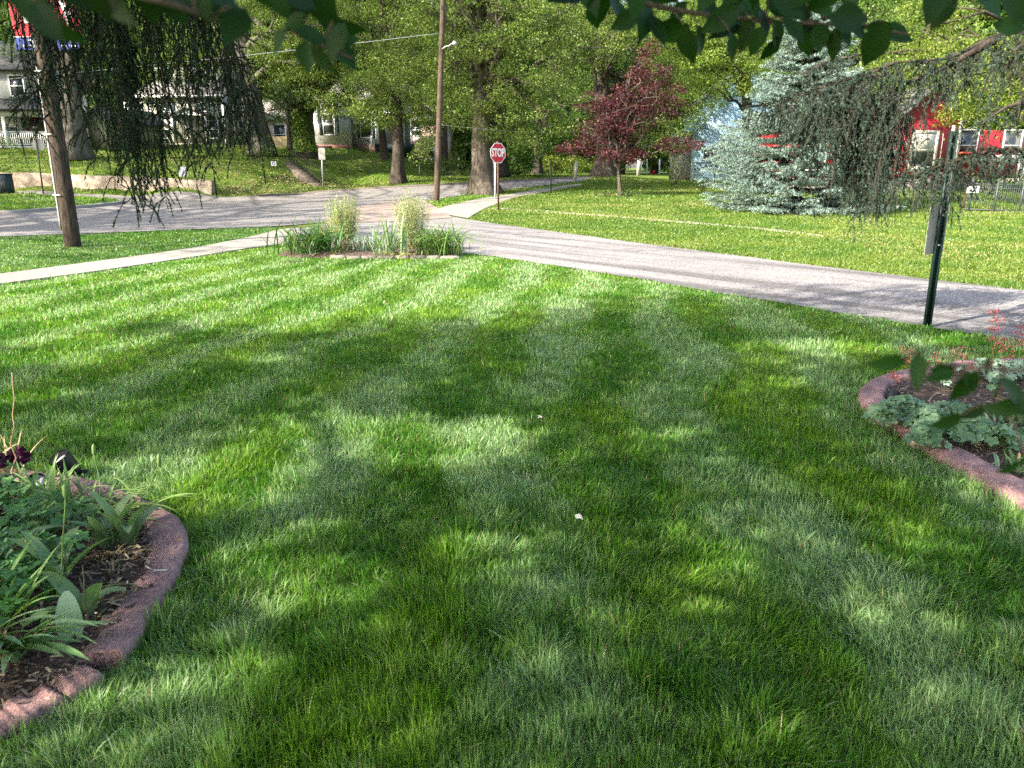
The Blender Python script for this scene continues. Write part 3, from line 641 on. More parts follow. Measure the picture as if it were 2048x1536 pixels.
far_lab = ['beyond the left picture edge houses', 'over the cream house roof', 'behind the porch house', 'behind the small garage', 'rising behind the cream house chimney side', 'between the cream house and the leaning trunk', 'over the low pale house', 'over the grey house',
  'over the grey house porch', 'between the grey house and the pink house', 'over the pink house', 'behind the hedge', 'behind the stop sign', 'at the bend above the roadside shrubs', 'at the end of the main road', 'behind the red leaved tree', 'where the road vanishes', 'left of the pale blue house',
  'over the pale blue house roof', 'behind the blue spruce', 'behind the right flank of the blue spruce', 'over the red house gable', 'over the red house porch', 'over the iron fence', 'right of the iron fence',
  'as a tall back row over the grey house', 'as a tall back row over the reddish pole', 'as a tall back row left of the red leaved tree', 'as a tall back row by the blue spruce', 'as a tall back row over the red house', 'as a tall back row over the cream house', 'as the farthest row beyond the road end']
for i, (u, Y, v, sc, k) in enumerate(far_t):
    p = at(u, v, Y); p[2] = min(p[2], ground(p[0], p[1])) ; 
    root = empty('distant_tree', p, 'distant leafy tree standing '+far_lab[i], 'tree', 'distant trees closing the view')
    if k not in made:
        a = child(protos[k][0], 'trunk', M['bark_dark'], root) if False else protos[k][0].build('trunk', M['bark_dark'], root, True)
        c_ = protos[k][1].build('crown', M['leaf'], root); made[k] = (a, c_)
    else:
        for s in made[k]:
            q = s.copy(); scene.collection.objects.link(q); q.parent = root
    root.scale = (sc*1.1, sc*1.1, sc*1.35); root.rotation_euler = (0, 0, rng.uniform(0, 6.28))
# red leaved tree
REDP = ((.036, .007, .013), (.125, .034, .044))
tree('red_maple', 'dark red leaved ornamental tree with slender forked trunk on the open yard', at(1240, 391, 41), at(1236, 310, 41.2), .11, .07,
     lobes_px([(1245,235,41,75,30,1.6), (1290,190,41,65,28,1.5), (1215,265,41,60,22,1.5), (1300,150,41.5,40,25,1), (1150,292,41,38,13,1.3), (1335,215,41,32,20,1.2), (1200,205,41,45,20,1.2), (1298,110,42,18,22,.7), (1240,310,41,60,14,1.2), (1360,290,41,45,14,1)]),
     3.8, (.10, .8, 90*TQ), REDP, None, 'bark', 1.4, limbs=26, clump=(.2, .42), up=.8)
b = MB(); b.tube(curve_pts(at(1237,355,41), at(1300,300,41), 6), np.linspace(.05,.02,6), 6)
# crab apple like small bare shrub tree near the blue house
tree('redbud_tree', 'sparse reddish purple small tree in front of the pale blue house', at(1428, 370, 56), at(1432, 330, 56), .06, .04,
     lobes_px([(1440,290,56,32,34,1.2), (1405,325,56,18,22,1)]), .45, (.12, .7, 16*TQ), ((.2,.06,.08), (.35,.16,.16)), None, 'bark_grey', 1.2, limbs=20, clump=(.25, .5))
# ---------------------------------------------------------------- shrubs
def shrub(name, label, u, v, Y, ru, rv, pal, leaf=(.12, .6, 40), dens=2.2, cat='shrub', group=None, stems=5, clump=(.2, .45), **kw):
    base = at(u, v, Y); base[2] = min(base[2], ground(base[0], base[1])+.15); s = Y/FPX*1.03; root = empty(name, base, label, cat, group)
    c = base+[0, 0, rv*s*.95]; cb, ce = make_crown([(c, np.array([ru*s, min(ru*s, 1.8), rv*s]))], dens, (leaf[0], leaf[1], leaf[2]*TQ), pal, clump=clump, **kw)
    tb = MB()
    for k in range(stems): tb.tube(curve_pts(base+[rng.normal(0, .1), 0, -.1], ce[rng.integers(len(ce))], 5), np.linspace(.03, .01, 5), 5)
    child(tb, 'stem', M['bark_dark'], root); child(cb, 'crown', M['leaf'], root); return root
shrub('bush', 'loose bush at the left corner of the cream house', 345, 292, 66, 45, 20, ((.07,.10,.02), (.2,.2,.06)), extra=(.3,.1,.06), pe=.08)
shrub('bush', 'bright green bush before the porch of the cream house', 395, 293, 66, 25, 15, YEL)
shrub('bush', 'pale green bush beside the small garage', 250, 296, 62, 25, 10, YEL)
shrub('bush', 'low green bush at the foot of the porch railing, left edge', 10, 300, 56, 25, 12, MED)
shrub('bush', 'green undergrowth at the foot of the leaning trunk', 515, 312, 60, 48, 22, MED)
shrub('bush', 'rounded shrub under the grey house front window', 725, 318, 68, 25, 12, MED)
shrub('bush', 'leafy shrub beside the grey house porch steps', 700, 300, 70, 22, 35, ((.06,.10,.03), (.15,.2,.06)), dens=1.2)
shrub('clipped_hedge', 'long clipped hedge with flat sunlit top beyond the reddish pole', 870, 322, 66, 70, 11, ((.05,.10,.012), (.14,.22,.03)), dens=2.6, cat='hedge')
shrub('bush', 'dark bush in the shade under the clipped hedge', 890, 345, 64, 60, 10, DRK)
shrub('bush', 'tall green bush left of the stop sign behind the big maple', 920, 325, 70, 38, 30, MED)
shrub('bush', 'big dark green bush right of the stop sign', 1035, 340, 78, 42, 32, MED, leaf=(.2,.6,40), dens=1.3, clump=(.4,.8))
shrub('bush', 'sunlit yellow green roadside shrubs mass behind the thin black pole', 1120, 349, 92, 42, 18, YEL, leaf=(.2,.6,40), dens=1.2, clump=(.4,.9))
shrub('bush', 'sunlit yellow green shrub left of the broad flared trunk', 1165, 346, 96, 35, 14, YEL, leaf=(.2,.6,40), dens=1.2, clump=(.4,.9))
shrub('evergreen_shrub', 'conical green shrub left of the pale blue house', 1352, 364, 53, 25, 27, ((.09,.15,.015), (.22,.30,.05)), dens=3, leaf=(.1,.5,40))
shrub('barberry_shrub', 'reddish brown shrub at the pale blue house corner', 1380, 364, 59, 14, 20, ((.12,.06,.03), (.25,.13,.07)))
shrub('bush', 'small dark upright shrub beside the left edge of the blue spruce', 1405, 385, 45, 17, 20, ((.02,.045,.01), (.10,.10,.03)), leaf=(.09,.6,40))
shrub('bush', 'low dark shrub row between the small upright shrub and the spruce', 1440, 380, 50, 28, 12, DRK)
shrub('hosta_plant', 'low leafy hosta at the left foot of the big corner maple', 936, 390, 45.2, 13, 5, ((.08,.14,.05), (.2,.27,.12)), leaf=(.2,.6,30), clump=(.12,.2), dens=6, cat='plant')
shrub('hosta_plant', 'dark low leafy plant left of the red leaved tree', 1208, 393, 40.5, 20, 6, ((.02,.05,.015), (.08,.13,.04)), leaf=(.16,.6,30), clump=(.12,.25), dens=5, cat='plant')
shrub('hosta_plant', 'dark low leafy plant right of the red leaved tree', 1258, 392, 40.8, 22, 6, ((.02,.05,.015), (.06,.11,.03)), leaf=(.16,.6,30), clump=(.12,.25), dens=5, cat='plant')
shrub('bush', 'round leafy bush behind the iron fence', 1992, 418, 36.5, 34, 18, ((.10,.17,.03), (.22,.30,.08)), leaf=(.14,.35,50), dens=3)
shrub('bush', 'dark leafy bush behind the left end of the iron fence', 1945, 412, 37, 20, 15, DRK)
shrub('bush', 'bright bush in front of the red house porch', 1995, 372, 38, 45, 24, ((.06,.13,.015), (.14,.25,.03)), leaf=(.13,.6,50))
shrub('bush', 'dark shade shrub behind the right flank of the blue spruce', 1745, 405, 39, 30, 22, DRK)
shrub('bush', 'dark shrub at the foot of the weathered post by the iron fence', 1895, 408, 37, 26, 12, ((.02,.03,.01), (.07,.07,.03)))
# ================================================================ blue spruce
def needle_tufts(b, P, D, L, W, k, col, fwd=.55, sp=.75):
    """k thin needles-blades round twig direction D at every point P"""
    n = len(P); P = np.repeat(P, k, 0); D = np.repeat(D, k, 0); d = D*fwd+unit(n*k)*sp; d[:, 2] += .12*(fwd < .8); d /= np.linalg.norm(d, axis=1)[:, None]
    s = np.cross(d, unit(n*k)); s /= np.linalg.norm(s, axis=1)[:, None]+1e-9; L = L*rng.uniform(.7, 1.2, n*k)[:, None]
    V = np.stack([P-s*W/2, P+s*W/2, P+d*L], 1); b.add(V.reshape(-1, 3), np.arange(n*k*3).reshape(-1, 3), np.repeat(np.repeat(col, k, 0), 3, 0))
def blue_spruce():
    base = at(1592, 424, 31.5); base[2] = ground(base[0], base[1]); root = empty('blue_spruce', base, 'silvery blue green spruce with branches down to the lawn', 'spruce tree')
    H = 11.0; tb = MB(); trunk_mesh(tb, base, base+[0, 0, H], .2, .03, 1.3); nb = MB()
    z = .12
    while z < H-.2:
        f = z/H; Rm = (3.75-.1*z if z < 2.6 else (3.3-.55*(z-2.6) if z < 3.8 else 3.1*(1-f)**.9))*rng.uniform(.82, 1.08); nbr = max(7, int(15*(1-f*.5)))
        a0 = rng.uniform(0, 6.28)
        for k in range(nbr):
            a = a0+k*6.28/nbr+rng.normal(0, .12); L = Rm*rng.uniform(.78, 1.12); dv = np.array([math.cos(a), math.sin(a), 0])
            m = 13; t = np.linspace(0, 1, m); P = base+[0, 0, z+rng.uniform(-.06, .06)]+dv*(L*t)[:, None]
            P[:, 2] += L*(.10*np.sin(t*1.6)-.30*t**1.3+.26*t**3)+rng.normal(0, .02)*L*t; P[:, 2] = np.maximum(P[:, 2], base[2]+.12+.1*t)
            tb.tube(P, np.linspace(.035, .008, m), 5, cap=False); side = np.array([-dv[1], dv[0], 0])
            for j in range(3, m):
                for sg in (-1, -.6, .6, 1, 0):
                    tl = min(.85, L*.30)*(1.15-t[j]*.6)*rng.uniform(.7, 1.15); td = dv*(.9 if sg else 1)+side*sg*.8+[0, 0, rng.uniform(-.12, .14)]; td /= np.linalg.norm(td)
                    ns = max(4, int(tl/.065)); s = np.linspace(0, 1, ns)[:, None]; Q = P[j]+rng.normal(0, .03, 3)+td*tl*s; Q[:, 2] += -.10*tl*s[:, 0]**2
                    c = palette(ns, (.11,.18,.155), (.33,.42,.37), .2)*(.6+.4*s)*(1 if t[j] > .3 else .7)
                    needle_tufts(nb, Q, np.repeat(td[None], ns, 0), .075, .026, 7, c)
        z += (.34 if z < 3 else .28)*rng.uniform(.85, 1.15)
    child(tb, 'trunk', M['bark_dark'], root); child(nb, 'crown', M['needle'], root)
blue_spruce()
# ================================================================ Norway spruces (trunks outside the picture, weeping branches inside)
def strand(tb, nb, Q, col, nl, nw, dens, side=True):
    m = len(Q); L = np.linalg.norm(np.diff(Q, axis=0), axis=1).sum(); tb.tube(Q, np.linspace(.0042, .0014, m), 3, cap=False)
    D = np.gradient(Q, axis=0); D /= np.linalg.norm(D, axis=1)[:, None]+1e-9
    mm = max(4, int(L*dens)); tt = rng.random(mm)*(m-1.001); i = tt.astype(int); QQ = Q[i]+(Q[i+1]-Q[i])*(tt-i)[:, None]
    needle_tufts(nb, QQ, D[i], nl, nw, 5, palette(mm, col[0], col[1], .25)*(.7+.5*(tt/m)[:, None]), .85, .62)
    if side:
        for _ in range(int(L/.075)):
            q = Q[rng.integers(1, m)]; az = rng.uniform(0, 6.28); l2 = rng.uniform(.06, .24); k = 5; u = np.linspace(0, 1, k)[:, None]
            lt = rng.uniform(.3, .75); S = q+np.array([math.cos(az)*lt, math.sin(az)*lt, -.55])*l2*np.sqrt(u)*[1, 1, 0]+np.array([0, 0, -.85])*l2*u; strand(tb, nb, S, (col[0], tuple(x*1.2 for x in col[1])), nl, nw, dens*1.2, False)
def bough_fur(nb, tb, P, n, col, nl, nw):
    for k in range(n):
        t = rng.random()*22.9; i = int(t); p = P[i]+(P[i+1]-P[i])*(t-i); az = rng.uniform(0, 6.28); L = rng.uniform(.08, .3); u = np.linspace(0, 1, 6)[:, None]
        Q = p+np.array([math.cos(az)*.9, math.sin(az)*.6, rng.uniform(-.3, .45)])*L*u; Q[:, 2] -= .3*L*u[:, 0]**2; strand(tb, nb, Q, col, nl, nw, 150, False)
def curtain(tb, nb, db, poly, n, lpx, col, r=.03, nl=.024, nw=.0048, dens=70, out=.25, dead=.2, jy=.35, tip=False):
    P = resample(np.array([at(*p) for p in poly]), 24); tb.tube(P, np.linspace(r, r*.25, 24), 7)
    Lm = np.array(lpx)*P[:, 1].mean()/FPX; bough_fur(nb, tb, P, n, (col[0], tuple(x*1.25 for x in col[1])), nl, nw)
    for k in range(n):
        t = rng.random()*22.99; i = int(t); p = P[i]+(P[i+1]-P[i])*(t-i)+[0, rng.normal(0, jy*.5), 0]; L = rng.uniform(*Lm); az = rng.uniform(0, 6.28); o = out*rng.uniform(.1, 1); m = max(6, int(L/.06)); s = np.linspace(0, 1, m)
        Q = p+np.array([math.cos(az), math.sin(az), 0])*(o*(1-np.exp(-2.5*s)))[:, None]; Q[:, 2] -= L*s**1.25; Q += np.cumsum(rng.normal(0, .006, (m, 3)), 0)
        if rng.random() < dead:
            c = ((.035,.026,.02), (.12,.09,.07)); db.tube(Q, .0022, 3, cap=False); strand(tb, nb, Q, c, nl*.7, nw*.7, dens*.5, False)
        else: strand(tb, nb, Q, col, nl, nw, dens)
def norway(name, label, base, H, sets, col, conn):
    root = empty(name, base, label, 'spruce tree'); tb = MB(); nb = MB(); db = MB(); trunk_mesh(tb, base, np.array(base)+[0, 0, H], .33, .06, 1.4)
    for kw in sets: curtain(tb, nb, db, col=kw.pop('col', col), **kw)
    for (z0, p) in conn: tb.tube(curve_pts(np.array(base)+[0, 0, z0], at(*p), 10, .06, .03), np.linspace(.07, .03, 10), 6)
    d = unit(900)*rng.uniform(.3, 1, (900, 1)); d = d*[1.6, 1.6, 3]+np.array(base)+[0, 0, 9.5]; needle_tufts(nb, d, unit(900), .3, .05, 5, palette(900, col[0], col[1], .2))
    child(tb, 'trunk', M['bark_dark'], root); child(nb, 'needles', M['needle'], root); child(db, 'dead_twigs', M['twig'], root); return root
Y0 = 5.5; LC_ = ((.016,.038,.02), (.055,.10,.055))
norway('norway_spruce', 'dark spruce with long weeping twigs hanging over the top left of the view', np.array([-9.0, 1.5, 0]), 13, [dict(poly=[(a,c,Y0),(b_,d,Y0+.15)], n=int(n*.7*TQ2), lpx=l, r=r, out=o, jy=.15, dens=100, nl=.02) for a,c,b_,d,n,l,r,o in [
    (10,-60,45,-60,16,(150,240),.02,.1), (62,-60,105,-60,24,(150,300),.02,.14), (120,-60,140,-60,12,(150,270),.02,.1), (172,-60,196,-60,18,(240,330),.02,.10), (214,-60,252,-60,34,(300,400),.02,.10), (262,-60,276,-60,12,(320,405),.02,.06), (262,150,272,150,3,(220,250),.005,.03), (205,180,212,180,3,(150,180),.005,.03),
    (300,-60,322,-60,12,(190,300),.02,.08), (345,-60,372,-60,22,(260,390),.02,.10), (385,-60,405,-40,16,(140,300),.02,.10), (400,-50,460,60,26,(110,220),.016,.12), (450,50,500,190,22,(60,130),.012,.12), (490,170,512,250,12,(30,80),.008,.1), (440,200,470,230,8,(60,110),.008,.12), (20,225,112,150,18,(20,60),.008,.12), (140,-60,175,-60,8,(70,120),.02,.1), (10,-60,420,-60,24,(50,100),.02,.2)]], LC_, [(4.2,(-20,-60,Y0)), (4.5,(165,-60,Y0)), (4.8,(350,-60,Y0)), (5.0,(440,-30,Y0))])
RCc = ((.02,.037,.026), (.07,.112,.076)); Y1 = 8.2
norway('norway_spruce', 'spruce with drooping grey green boughs from the right edge before the red house', np.array([10.2, 6.6, 0]), 13, [dict(poly=p, n=int(n*1.05*TQ2), lpx=l, r=r, nl=.03, nw=.006, dens=60, out=.3) for p,n,l,r in [
    ([(2120,50,7.8),(1990,70,Y1),(1900,118,Y1),(1790,125,Y1)],46,(25,60),.03), ([(1990,80,7.9),(1900,130,Y1),(1830,160,8.4),(1760,190,8.5)],36,(25,70),.04), ([(1790,125,8.4),(1730,150,8.5),(1670,205,8.6),(1620,245,8.6)],50,(25,90),.02), ([(1770,150,8.4),(1690,158,8.6),(1600,190,8.7),(1505,215,8.8)],55,(20,80),.02), ([(1720,110,8.6),(1660,120,8.7),(1600,150,8.8)],16,(15,50),.015),
    ([(1790,185,8.4),(1750,205,8.6),(1690,215,8.6),(1640,235,8.6)],60,(60,170),.03), ([(1800,200,8.3),(1770,240,8.5),(1740,260,8.5)],50,(80,200),.025), ([(1740,200,8.5),(1640,240,8.6),(1560,210,8.7)],36,(30,90),.02), ([(1800,235,8.6),(1760,250,8.7),(1715,245,8.7)],60,(70,165),.02),
    ([(2120,300,7.2),(1980,300,7.4),(1900,325,7.5),(1820,352,7.6)],70,(25,75),.03), ([(1900,325,7.4),(1850,345,7.5),(1800,370,7.6)],20,(15,50),.012), ([(2120,180,7.2),(2010,215,7.3),(1960,250,7.4)],22,(40,90),.03), ([(2100,40,7.2),(2040,90,7.3),(2010,140,7.3)],18,(50,120),.03)]], RCc, [(3.2,(2120,300,7.2)), (4.4,(2120,50,7.8)), (3.8,(2120,180,7.2))])
# ================================================================ poles and signs
def rbox(b, P0, P1, w, d, col=None, face=(0, -1, 0)):
    """bar from P0 to P1, width w across the view, depth d"""
    P0 = np.asarray(P0, float); P1 = np.asarray(P1, float); f = np.array(face, float); t = (P1-P0)/np.linalg.norm(P1-P0); s = np.cross(t, f); s /= np.linalg.norm(s); f = np.cross(s, t)
    V = [P+s*a*w/2+f*c*d/2 for P in (P0, P1) for c in (-1, 1) for a in (-1, 1)]
    b.add(V, [[0,2,3,1],[4,5,7,6],[0,1,5,4],[2,6,7,3],[0,4,6,2],[1,3,7,5]], col)
def plate(b, c, sx, up, w, h, th, outline=None, r=.04):
    """flat plate with real thickness; sx, up unit vectors"""
    c = np.asarray(c, float); sx = np.asarray(sx, float); up = np.asarray(up, float); nn = np.cross(sx, up)
    if outline is None:
        o = []
        for cx, cy, a0 in ((1, 1, 0), (-1, 1, 90), (-1, -1, 180), (1, -1, 270)):
            for a in (0, 30, 60, 90): o.append((cx*(w/2-r)+r*math.cos(R(a0+a)), cy*(h/2-r)+r*math.sin(R(a0+a))))
    else: o = outline
    n = len(o); V = [c+sx*x+up*y+nn*th/2 for x, y in o]+[c+sx*x+up*y-nn*th/2 for x, y in o]
    b.add(V, [list(range(n))]); b.add(V, [list(range(n, 2*n))[::-1]]); b.add(V, [[i, i+n, (i+1) % n+n, (i+1) % n] for i in range(n)]); return b
# leaning utility pole on the left verge
p0 = hit(147, 495); p1 = at(62, -70, p0[1]-.1); root = empty('utility_pole', p0, 'weathered leaning wooden utility pole on the left verge with a grey conduit', 'utility pole')
b = MB(); Pm = p0+(p1-p0)*np.linspace(-.02, 1, 24)[:, None]; b.tube(Pm, np.linspace(.168, .135, 24), 20); child(b, 'pole', M['polewood'], root, True)
b = MB(); dx = np.array([-.185, -.05, 0]); b.tube(Pm[2:19]+dx*np.linspace(1, .88, 17)[:, None], .022, 8); child(b, 'conduit', M['metal'], root, True)
b = MB()
for k in (5, 10, 15): b = MB(); rbox(b, Pm[k]+[-.22, -.1, 0], Pm[k]+[.0, -.19, 0], .03, .01); child(b, 'strap', M['metal'], root)
# banners on the pole
for sgn, (u0, u1) in ((-1, (27, 72)), (1, (108, 157))):
    c = (at(u0, 45, p0[1]-.1)+at(u1, 45, p0[1]-.1))/2; sx = np.array([1, 0, 0.]); up = np.array([0, 0, 1.]); Y = p0[1]-.1
    w = (u1-u0)/FPX*Y*1.0; hgt = 1.6; zb = at(0, 100, Y)[2]; cc = np.array([c[0], Y-.02, zb+hgt/2])
    rt = empty('banner', cc, 'red cloth banner with white lettering and blue foot, %s of the leaning pole' % ('left' if sgn < 0 else 'right'), 'banner', 'red and blue banners on the utility pole')
    child(plate(MB(), cc+[0, 0, .12], sx, up, w, hgt-.24, .012, r=.01), 'cloth', M['red'], rt)
    child(plate(MB(), [cc[0], cc[1], zb+.12], sx, up, w, .24, .012, r=.01), 'blue_foot', plain('banner_blue', (.03, .06, .28), .5, .1, 5, 0), rt)
    b = MB(); z0 = zb+.34
    if sgn > 0:                            # white V like stroke
        b.add([(cc[0]-.14, Y-.034, zb+1.2), (cc[0]-.02, Y-.034, zb+1.2), (cc[0]+.13, Y-.034, zb+.42), (cc[0]+.05, Y-.034, zb+.42)], [[0, 1, 2, 3]]); b.add([(cc[0]+.05, Y-.034, zb+.42), (cc[0]+.13, Y-.034, zb+.42), (cc[0]+.16, Y-.034, zb+.9), (cc[0]+.1, Y-.034, zb+.9)], [[0, 1, 2, 3]])
    else: b.add([(cc[0]-.1, Y-.034, zb+1.2), (cc[0], Y-.034, zb+1.2), (cc[0]+.1, Y-.034, zb+.5), (cc[0]+.02, Y-.034, zb+.5)], [[0, 1, 2, 3]])
    a = np.arange(16)*2*np.pi/16; b.add(np.stack([cc[0]+.08+.04*np.cos(a), np.full(16, Y-.034), zb+.17+.04*np.sin(a)], 1), [list(range(16))])
    for k in range(5): b.box(cc[0]-.16+k*.07, cc[0]-.12+k*.07, Y-.034, Y-.03, zb+.05, zb+.09)
    b.box(cc[0]-w/2, cc[0]+w/2, Y-.033, Y-.03, zb+.235, zb+.25)
    child(b, 'print', M['white'], rt)
# reddish utility pole
q0 = hit(873, 403, 30); q1 = at(888, -60, q0[1]+.3); root = empty('utility_pole', q0, 'tall reddish brown utility pole on the corner grass in front of the maples', 'utility pole')
b = MB(); Pm = q0+(q1-q0)*np.linspace(-.02, 1, 20)[:, None]; b.tube(Pm, np.linspace(.15, .11, 20), 16); child(b, 'pole', M['polewood2'], root, True)
b = MB(); arm = at(884, 98, q0[1]); b.tube(curve_pts(arm, arm+[.55, -.1, .25], 6), .02, 6); child(b, 'bracket', M['metal'], root)
b = MB(); e = arm+np.array([.6, -.1, .22]); a = np.arange(12)*2*np.pi/12
for zz, rr in ((.1, .06), (0, .12), (-.08, .1)): pass
b.tube(np.array([e+[0, 0, .12], e+[0, 0, .05], e, e-[0, 0, .08]]), [.05, .1, .14, .08], 12); child(b, 'lamp_head', M['metal'], root, True)
def wire(u0, v0, Y0, u1, v1, Y1, lab, r=.011, sag=.02, mat='metal'):
    P = curve_pts(at(u0, v0, Y0), at(u1, v1, Y1), 24, -sag, 0); b = MB(); b.tube(P, r, 5)
    return tag(b.build('cable', M[mat], smooth=True), lab, 'cable', 'overhead cables')
wire(-200, 178, 30, 884, 66, q0[1], 'pale overhead cable crossing in front of the maples to the reddish pole', .013, .004)
wire(800, -40, 34, 884, 14, q0[1], 'upper of two short cables meeting the top of the reddish pole', .014, 0); wire(820, -30, 34, 884, 28, q0[1], 'lower of two short cables meeting the top of the reddish pole', .014, 0)
wire(884, 250, q0[1], 1240, 262, 60, 'thin low cable through the maple leaves right of the reddish pole', .01, .01)
# stop sign facing us
s0 = hit(997, 421, 26); ang = R(40); sx = np.array([math.cos(ang), math.sin(ang), 0]); up = np.array([0, 0, 1.]); Ys = s0[1]; sc = at(995, 306, Ys); tilt = (sc-s0)
root = empty('stop_sign', s0, 'red octagonal sign reading STOP on a thin rusty post by the corner footpath', 'stop sign')
b = MB(); rbox(b, s0-[0, 0, .1], sc+[0, .03, .42], .075, .035); child(b, 'post', M['brown_post'], root)
def octo(r): return [(r*math.cos(R(22.5+45*k)), r*math.sin(R(22.5+45*k))) for k in range(8)]
RO = .405; upv = np.array([0, 0, 1.]); nn = np.cross(sx, upv); nn = -nn if nn[1] > 0 else nn
cs = np.array(sc)+nn*.03
child(plate(MB(), cs, sx, upv, 1, 1, .006, octo(RO)), 'border', M['white'], root)
child(plate(MB(), cs+nn*.005, sx, upv, 1, 1, .004, octo(RO*.93)), 'face', M['red'], root)
def text(name, s, size, c, sx, up, mat, parent, depth=.002, bold=.01):
    cu = bpy.data.curves.new(name, 'FONT'); cu.body = s; cu.size = size; cu.align_x = 'CENTER'; cu.align_y = 'CENTER'; cu.extrude = depth; cu.offset = bold
    t = bpy.data.objects.new('txt', cu); scene.collection.objects.link(t); bpy.context.view_layer.update(); dg = bpy.context.evaluated_depsgraph_get()
    me = bpy.data.meshes.new_from_object(t.evaluated_get(dg)); bpy.data.objects.remove(t); me.materials.clear(); me.materials.append(M[mat])
    o = bpy.data.objects.new(name, me); scene.collection.objects.link(o); sx = Vector(sx).normalized(); up = Vector(up).normalized(); nz = sx.cross(up)
    mt = Matrix((sx, up, nz)).transposed().to_4x4(); mt.translation = Vector([float(x) for x in c])-parent.location; o.parent = parent; o.matrix_basis = mt; return o
tx = text('lettering', 'STOP', .335, cs+nn*.009, sx, upv, 'white', root, .002, .012); tx.matrix_basis = tx.matrix_basis @ Matrix.Diagonal((.80, 1.25, 1, 1))
b = MB()
for zz in (.3, -.3): c = cs+nn*.009+[0, 0, zz]; b = MB(); b.tube(np.array([c-nn*.003, c+nn*.006]), .014, 8); child(b, 'bolt', M['metal'], root)
# white marker post just behind
w0 = hit(990, 399, 32); b = MB(); rbox(b, w0-[0, 0, .1], at(990, 322, w0[1])+[0, 0, .0], .08, .05)
root = empty('marker_post', w0, 'pale weathered post standing just behind the stop sign post', 'post'); child(b, 'post', M['oldwhite'], root)
# rear of a stop sign on the left
s0 = hit(87, 390, 36); sc = at(77, 290, s0[1]); root = empty('stop_sign', s0, 'grey back of an octagonal sign on a thin post behind the leaning pole', 'stop sign')
b = MB(); rbox(b, s0-[0, 0, .1], sc+np.array([-.05, -.06, .55]), .07, .04); child(b, 'post', M['black'], root)
s_ = np.array([math.cos(R(15)), math.sin(R(15)), 0]); child(plate(MB(), sc, s_, upv, 1, 1, .006, octo(.33)), 'face', M['signback'], root)
# green post with sign backs at right
s0 = hit(1852, 656); tp = at(1907, 262, s0[1]); root = empty('street_sign', s0, 'dark green post with two grey sign backs at the edge of the lawn, leaning right', 'street sign')
b = MB(); rbox(b, s0-(tp-s0)*.03, tp, .072, .012); 
for sg in (-1, 1): rbox(b, s0-(tp-s0)*.03+np.array([sg*.03, -.018, 0]), tp+np.array([sg*.03, -.018, 0]), .012, .035)
child(b, 'post', M['green_post'], root)
ax = (tp-s0)/np.linalg.norm(tp-s0)
def onpost(v, u=None):
    t = np.linspace(0, 1.1, 400); Q = s0+(tp-s0)*t[:, None]; pv = proj(Q)[1]; return Q[np.argmin(abs(pv-v))]
c1 = onpost(460); hh = np.linalg.norm(onpost(411)-onpost(508)); s_ = np.array([math.cos(R(33)), math.sin(R(33)), 0])
o = child(plate(MB(), c1+[-.012, .035, 0], s_, ax, .36, hh, .004, r=.03), 'sign_panel', M['signback'], root)
c2 = onpost(303)+[-.02, .045, 0]; hh = np.linalg.norm(onpost(272)-onpost(334)); s_ = np.array([math.cos(R(62)), math.sin(R(62)), 0])
child(plate(MB(), c2+np.array([-.055, .0, 0]), s_, ax, .16, hh*1.15, .004, r=.02), 'sign_panel', M['signback'], root)
b = MB()
for v in (430, 490): c = onpost(v); b = MB(); b.tube(np.array([c-[0, .035, 0], c-[0, .0, 0]]), .009, 6); child(b, 'bolt', M['metal'], root)
# parking sign across the road
def small_sign(lab, ub, vb, ut, vt, w, h, post='metal', pw=.06, panel='white', Ymin=40, name='street_sign', cat='street sign', drop=0, ang=0):
    s0 = hit(ub, vb, Ymin); tp = at(ut, vt, s0[1]); root = empty(name, s0, lab, cat); b = MB(); rbox(b, s0-[0, 0, .1], tp, pw, pw*.6); child(b, 'post', M[post], root)
    if w:
        s_ = np.array([math.cos(R(ang)), math.sin(R(ang)), 0]); child(plate(MB(), tp+np.array([0, -.05, -h/2-drop]), s_, upv, w, h, .004, r=.03), 'panel', M[panel], root)
    return root, tp
small_sign('grey parking sign back on a pale post across the main road', 646, 376, 643, 296, .42, .72, 'metal', .09, 'signback', 44)
small_sign('thin black pole on the open yard left of the red leaved tree', 1102, 388, 1102, 318, 0, 0, 'black', .07, Ymin=36, name='lamp_post', cat='post')
small_sign('thick pale wooden pole by the roadside left of the broad flared trunk', 1149, 366, 1153, 322, 0, 0, 'signback', .22, Ymin=50, name='roadside_pole', cat='pole')
small_sign('thin dark shepherd pole near the straight dark trunk on the far verge', 839, 368, 839, 325, 0, 0, 'black', .05, Ymin=44, name='garden_pole', cat='pole')
small_sign('distant grey pole where the road vanishes', 1276, 352, 1278, 318, 0, 0, 'signback', .35, Ymin=70, name='roadside_pole', cat='pole')
small_sign('distant small white road sign where the road vanishes', 1283, 349.5, 1283, 322, .5, .6, 'white', .14, Ymin=70)
small_sign('distant pale pole left of the conical shrub', 1319, 349, 1319, 318, 0, 0, 'white', .25, Ymin=70, name='roadside_pole', cat='pole')
small_sign('distant white pole right of the small white road sign', 1294, 349, 1294, 318, 0, 0, 'white', .15, Ymin=70, name='roadside_pole', cat='pole')
# hydrant
h0 = hit(1307, 349.5, 60); root = empty('fire_hydrant', h0, 'tiny red hydrant at the end of the main road', 'fire hydrant'); b = MB(); b.tube(np.array([h0, h0+[0, 0, .5], h0+[0, 0, .62], h0+[0, 0, .75]]), [.14, .14, .17, .06], 10); b.tube(np.array([h0+[-.24, 0, .45], h0+[.24, 0, .45]]), .07, 8); child(b, 'body', M['red'], root)
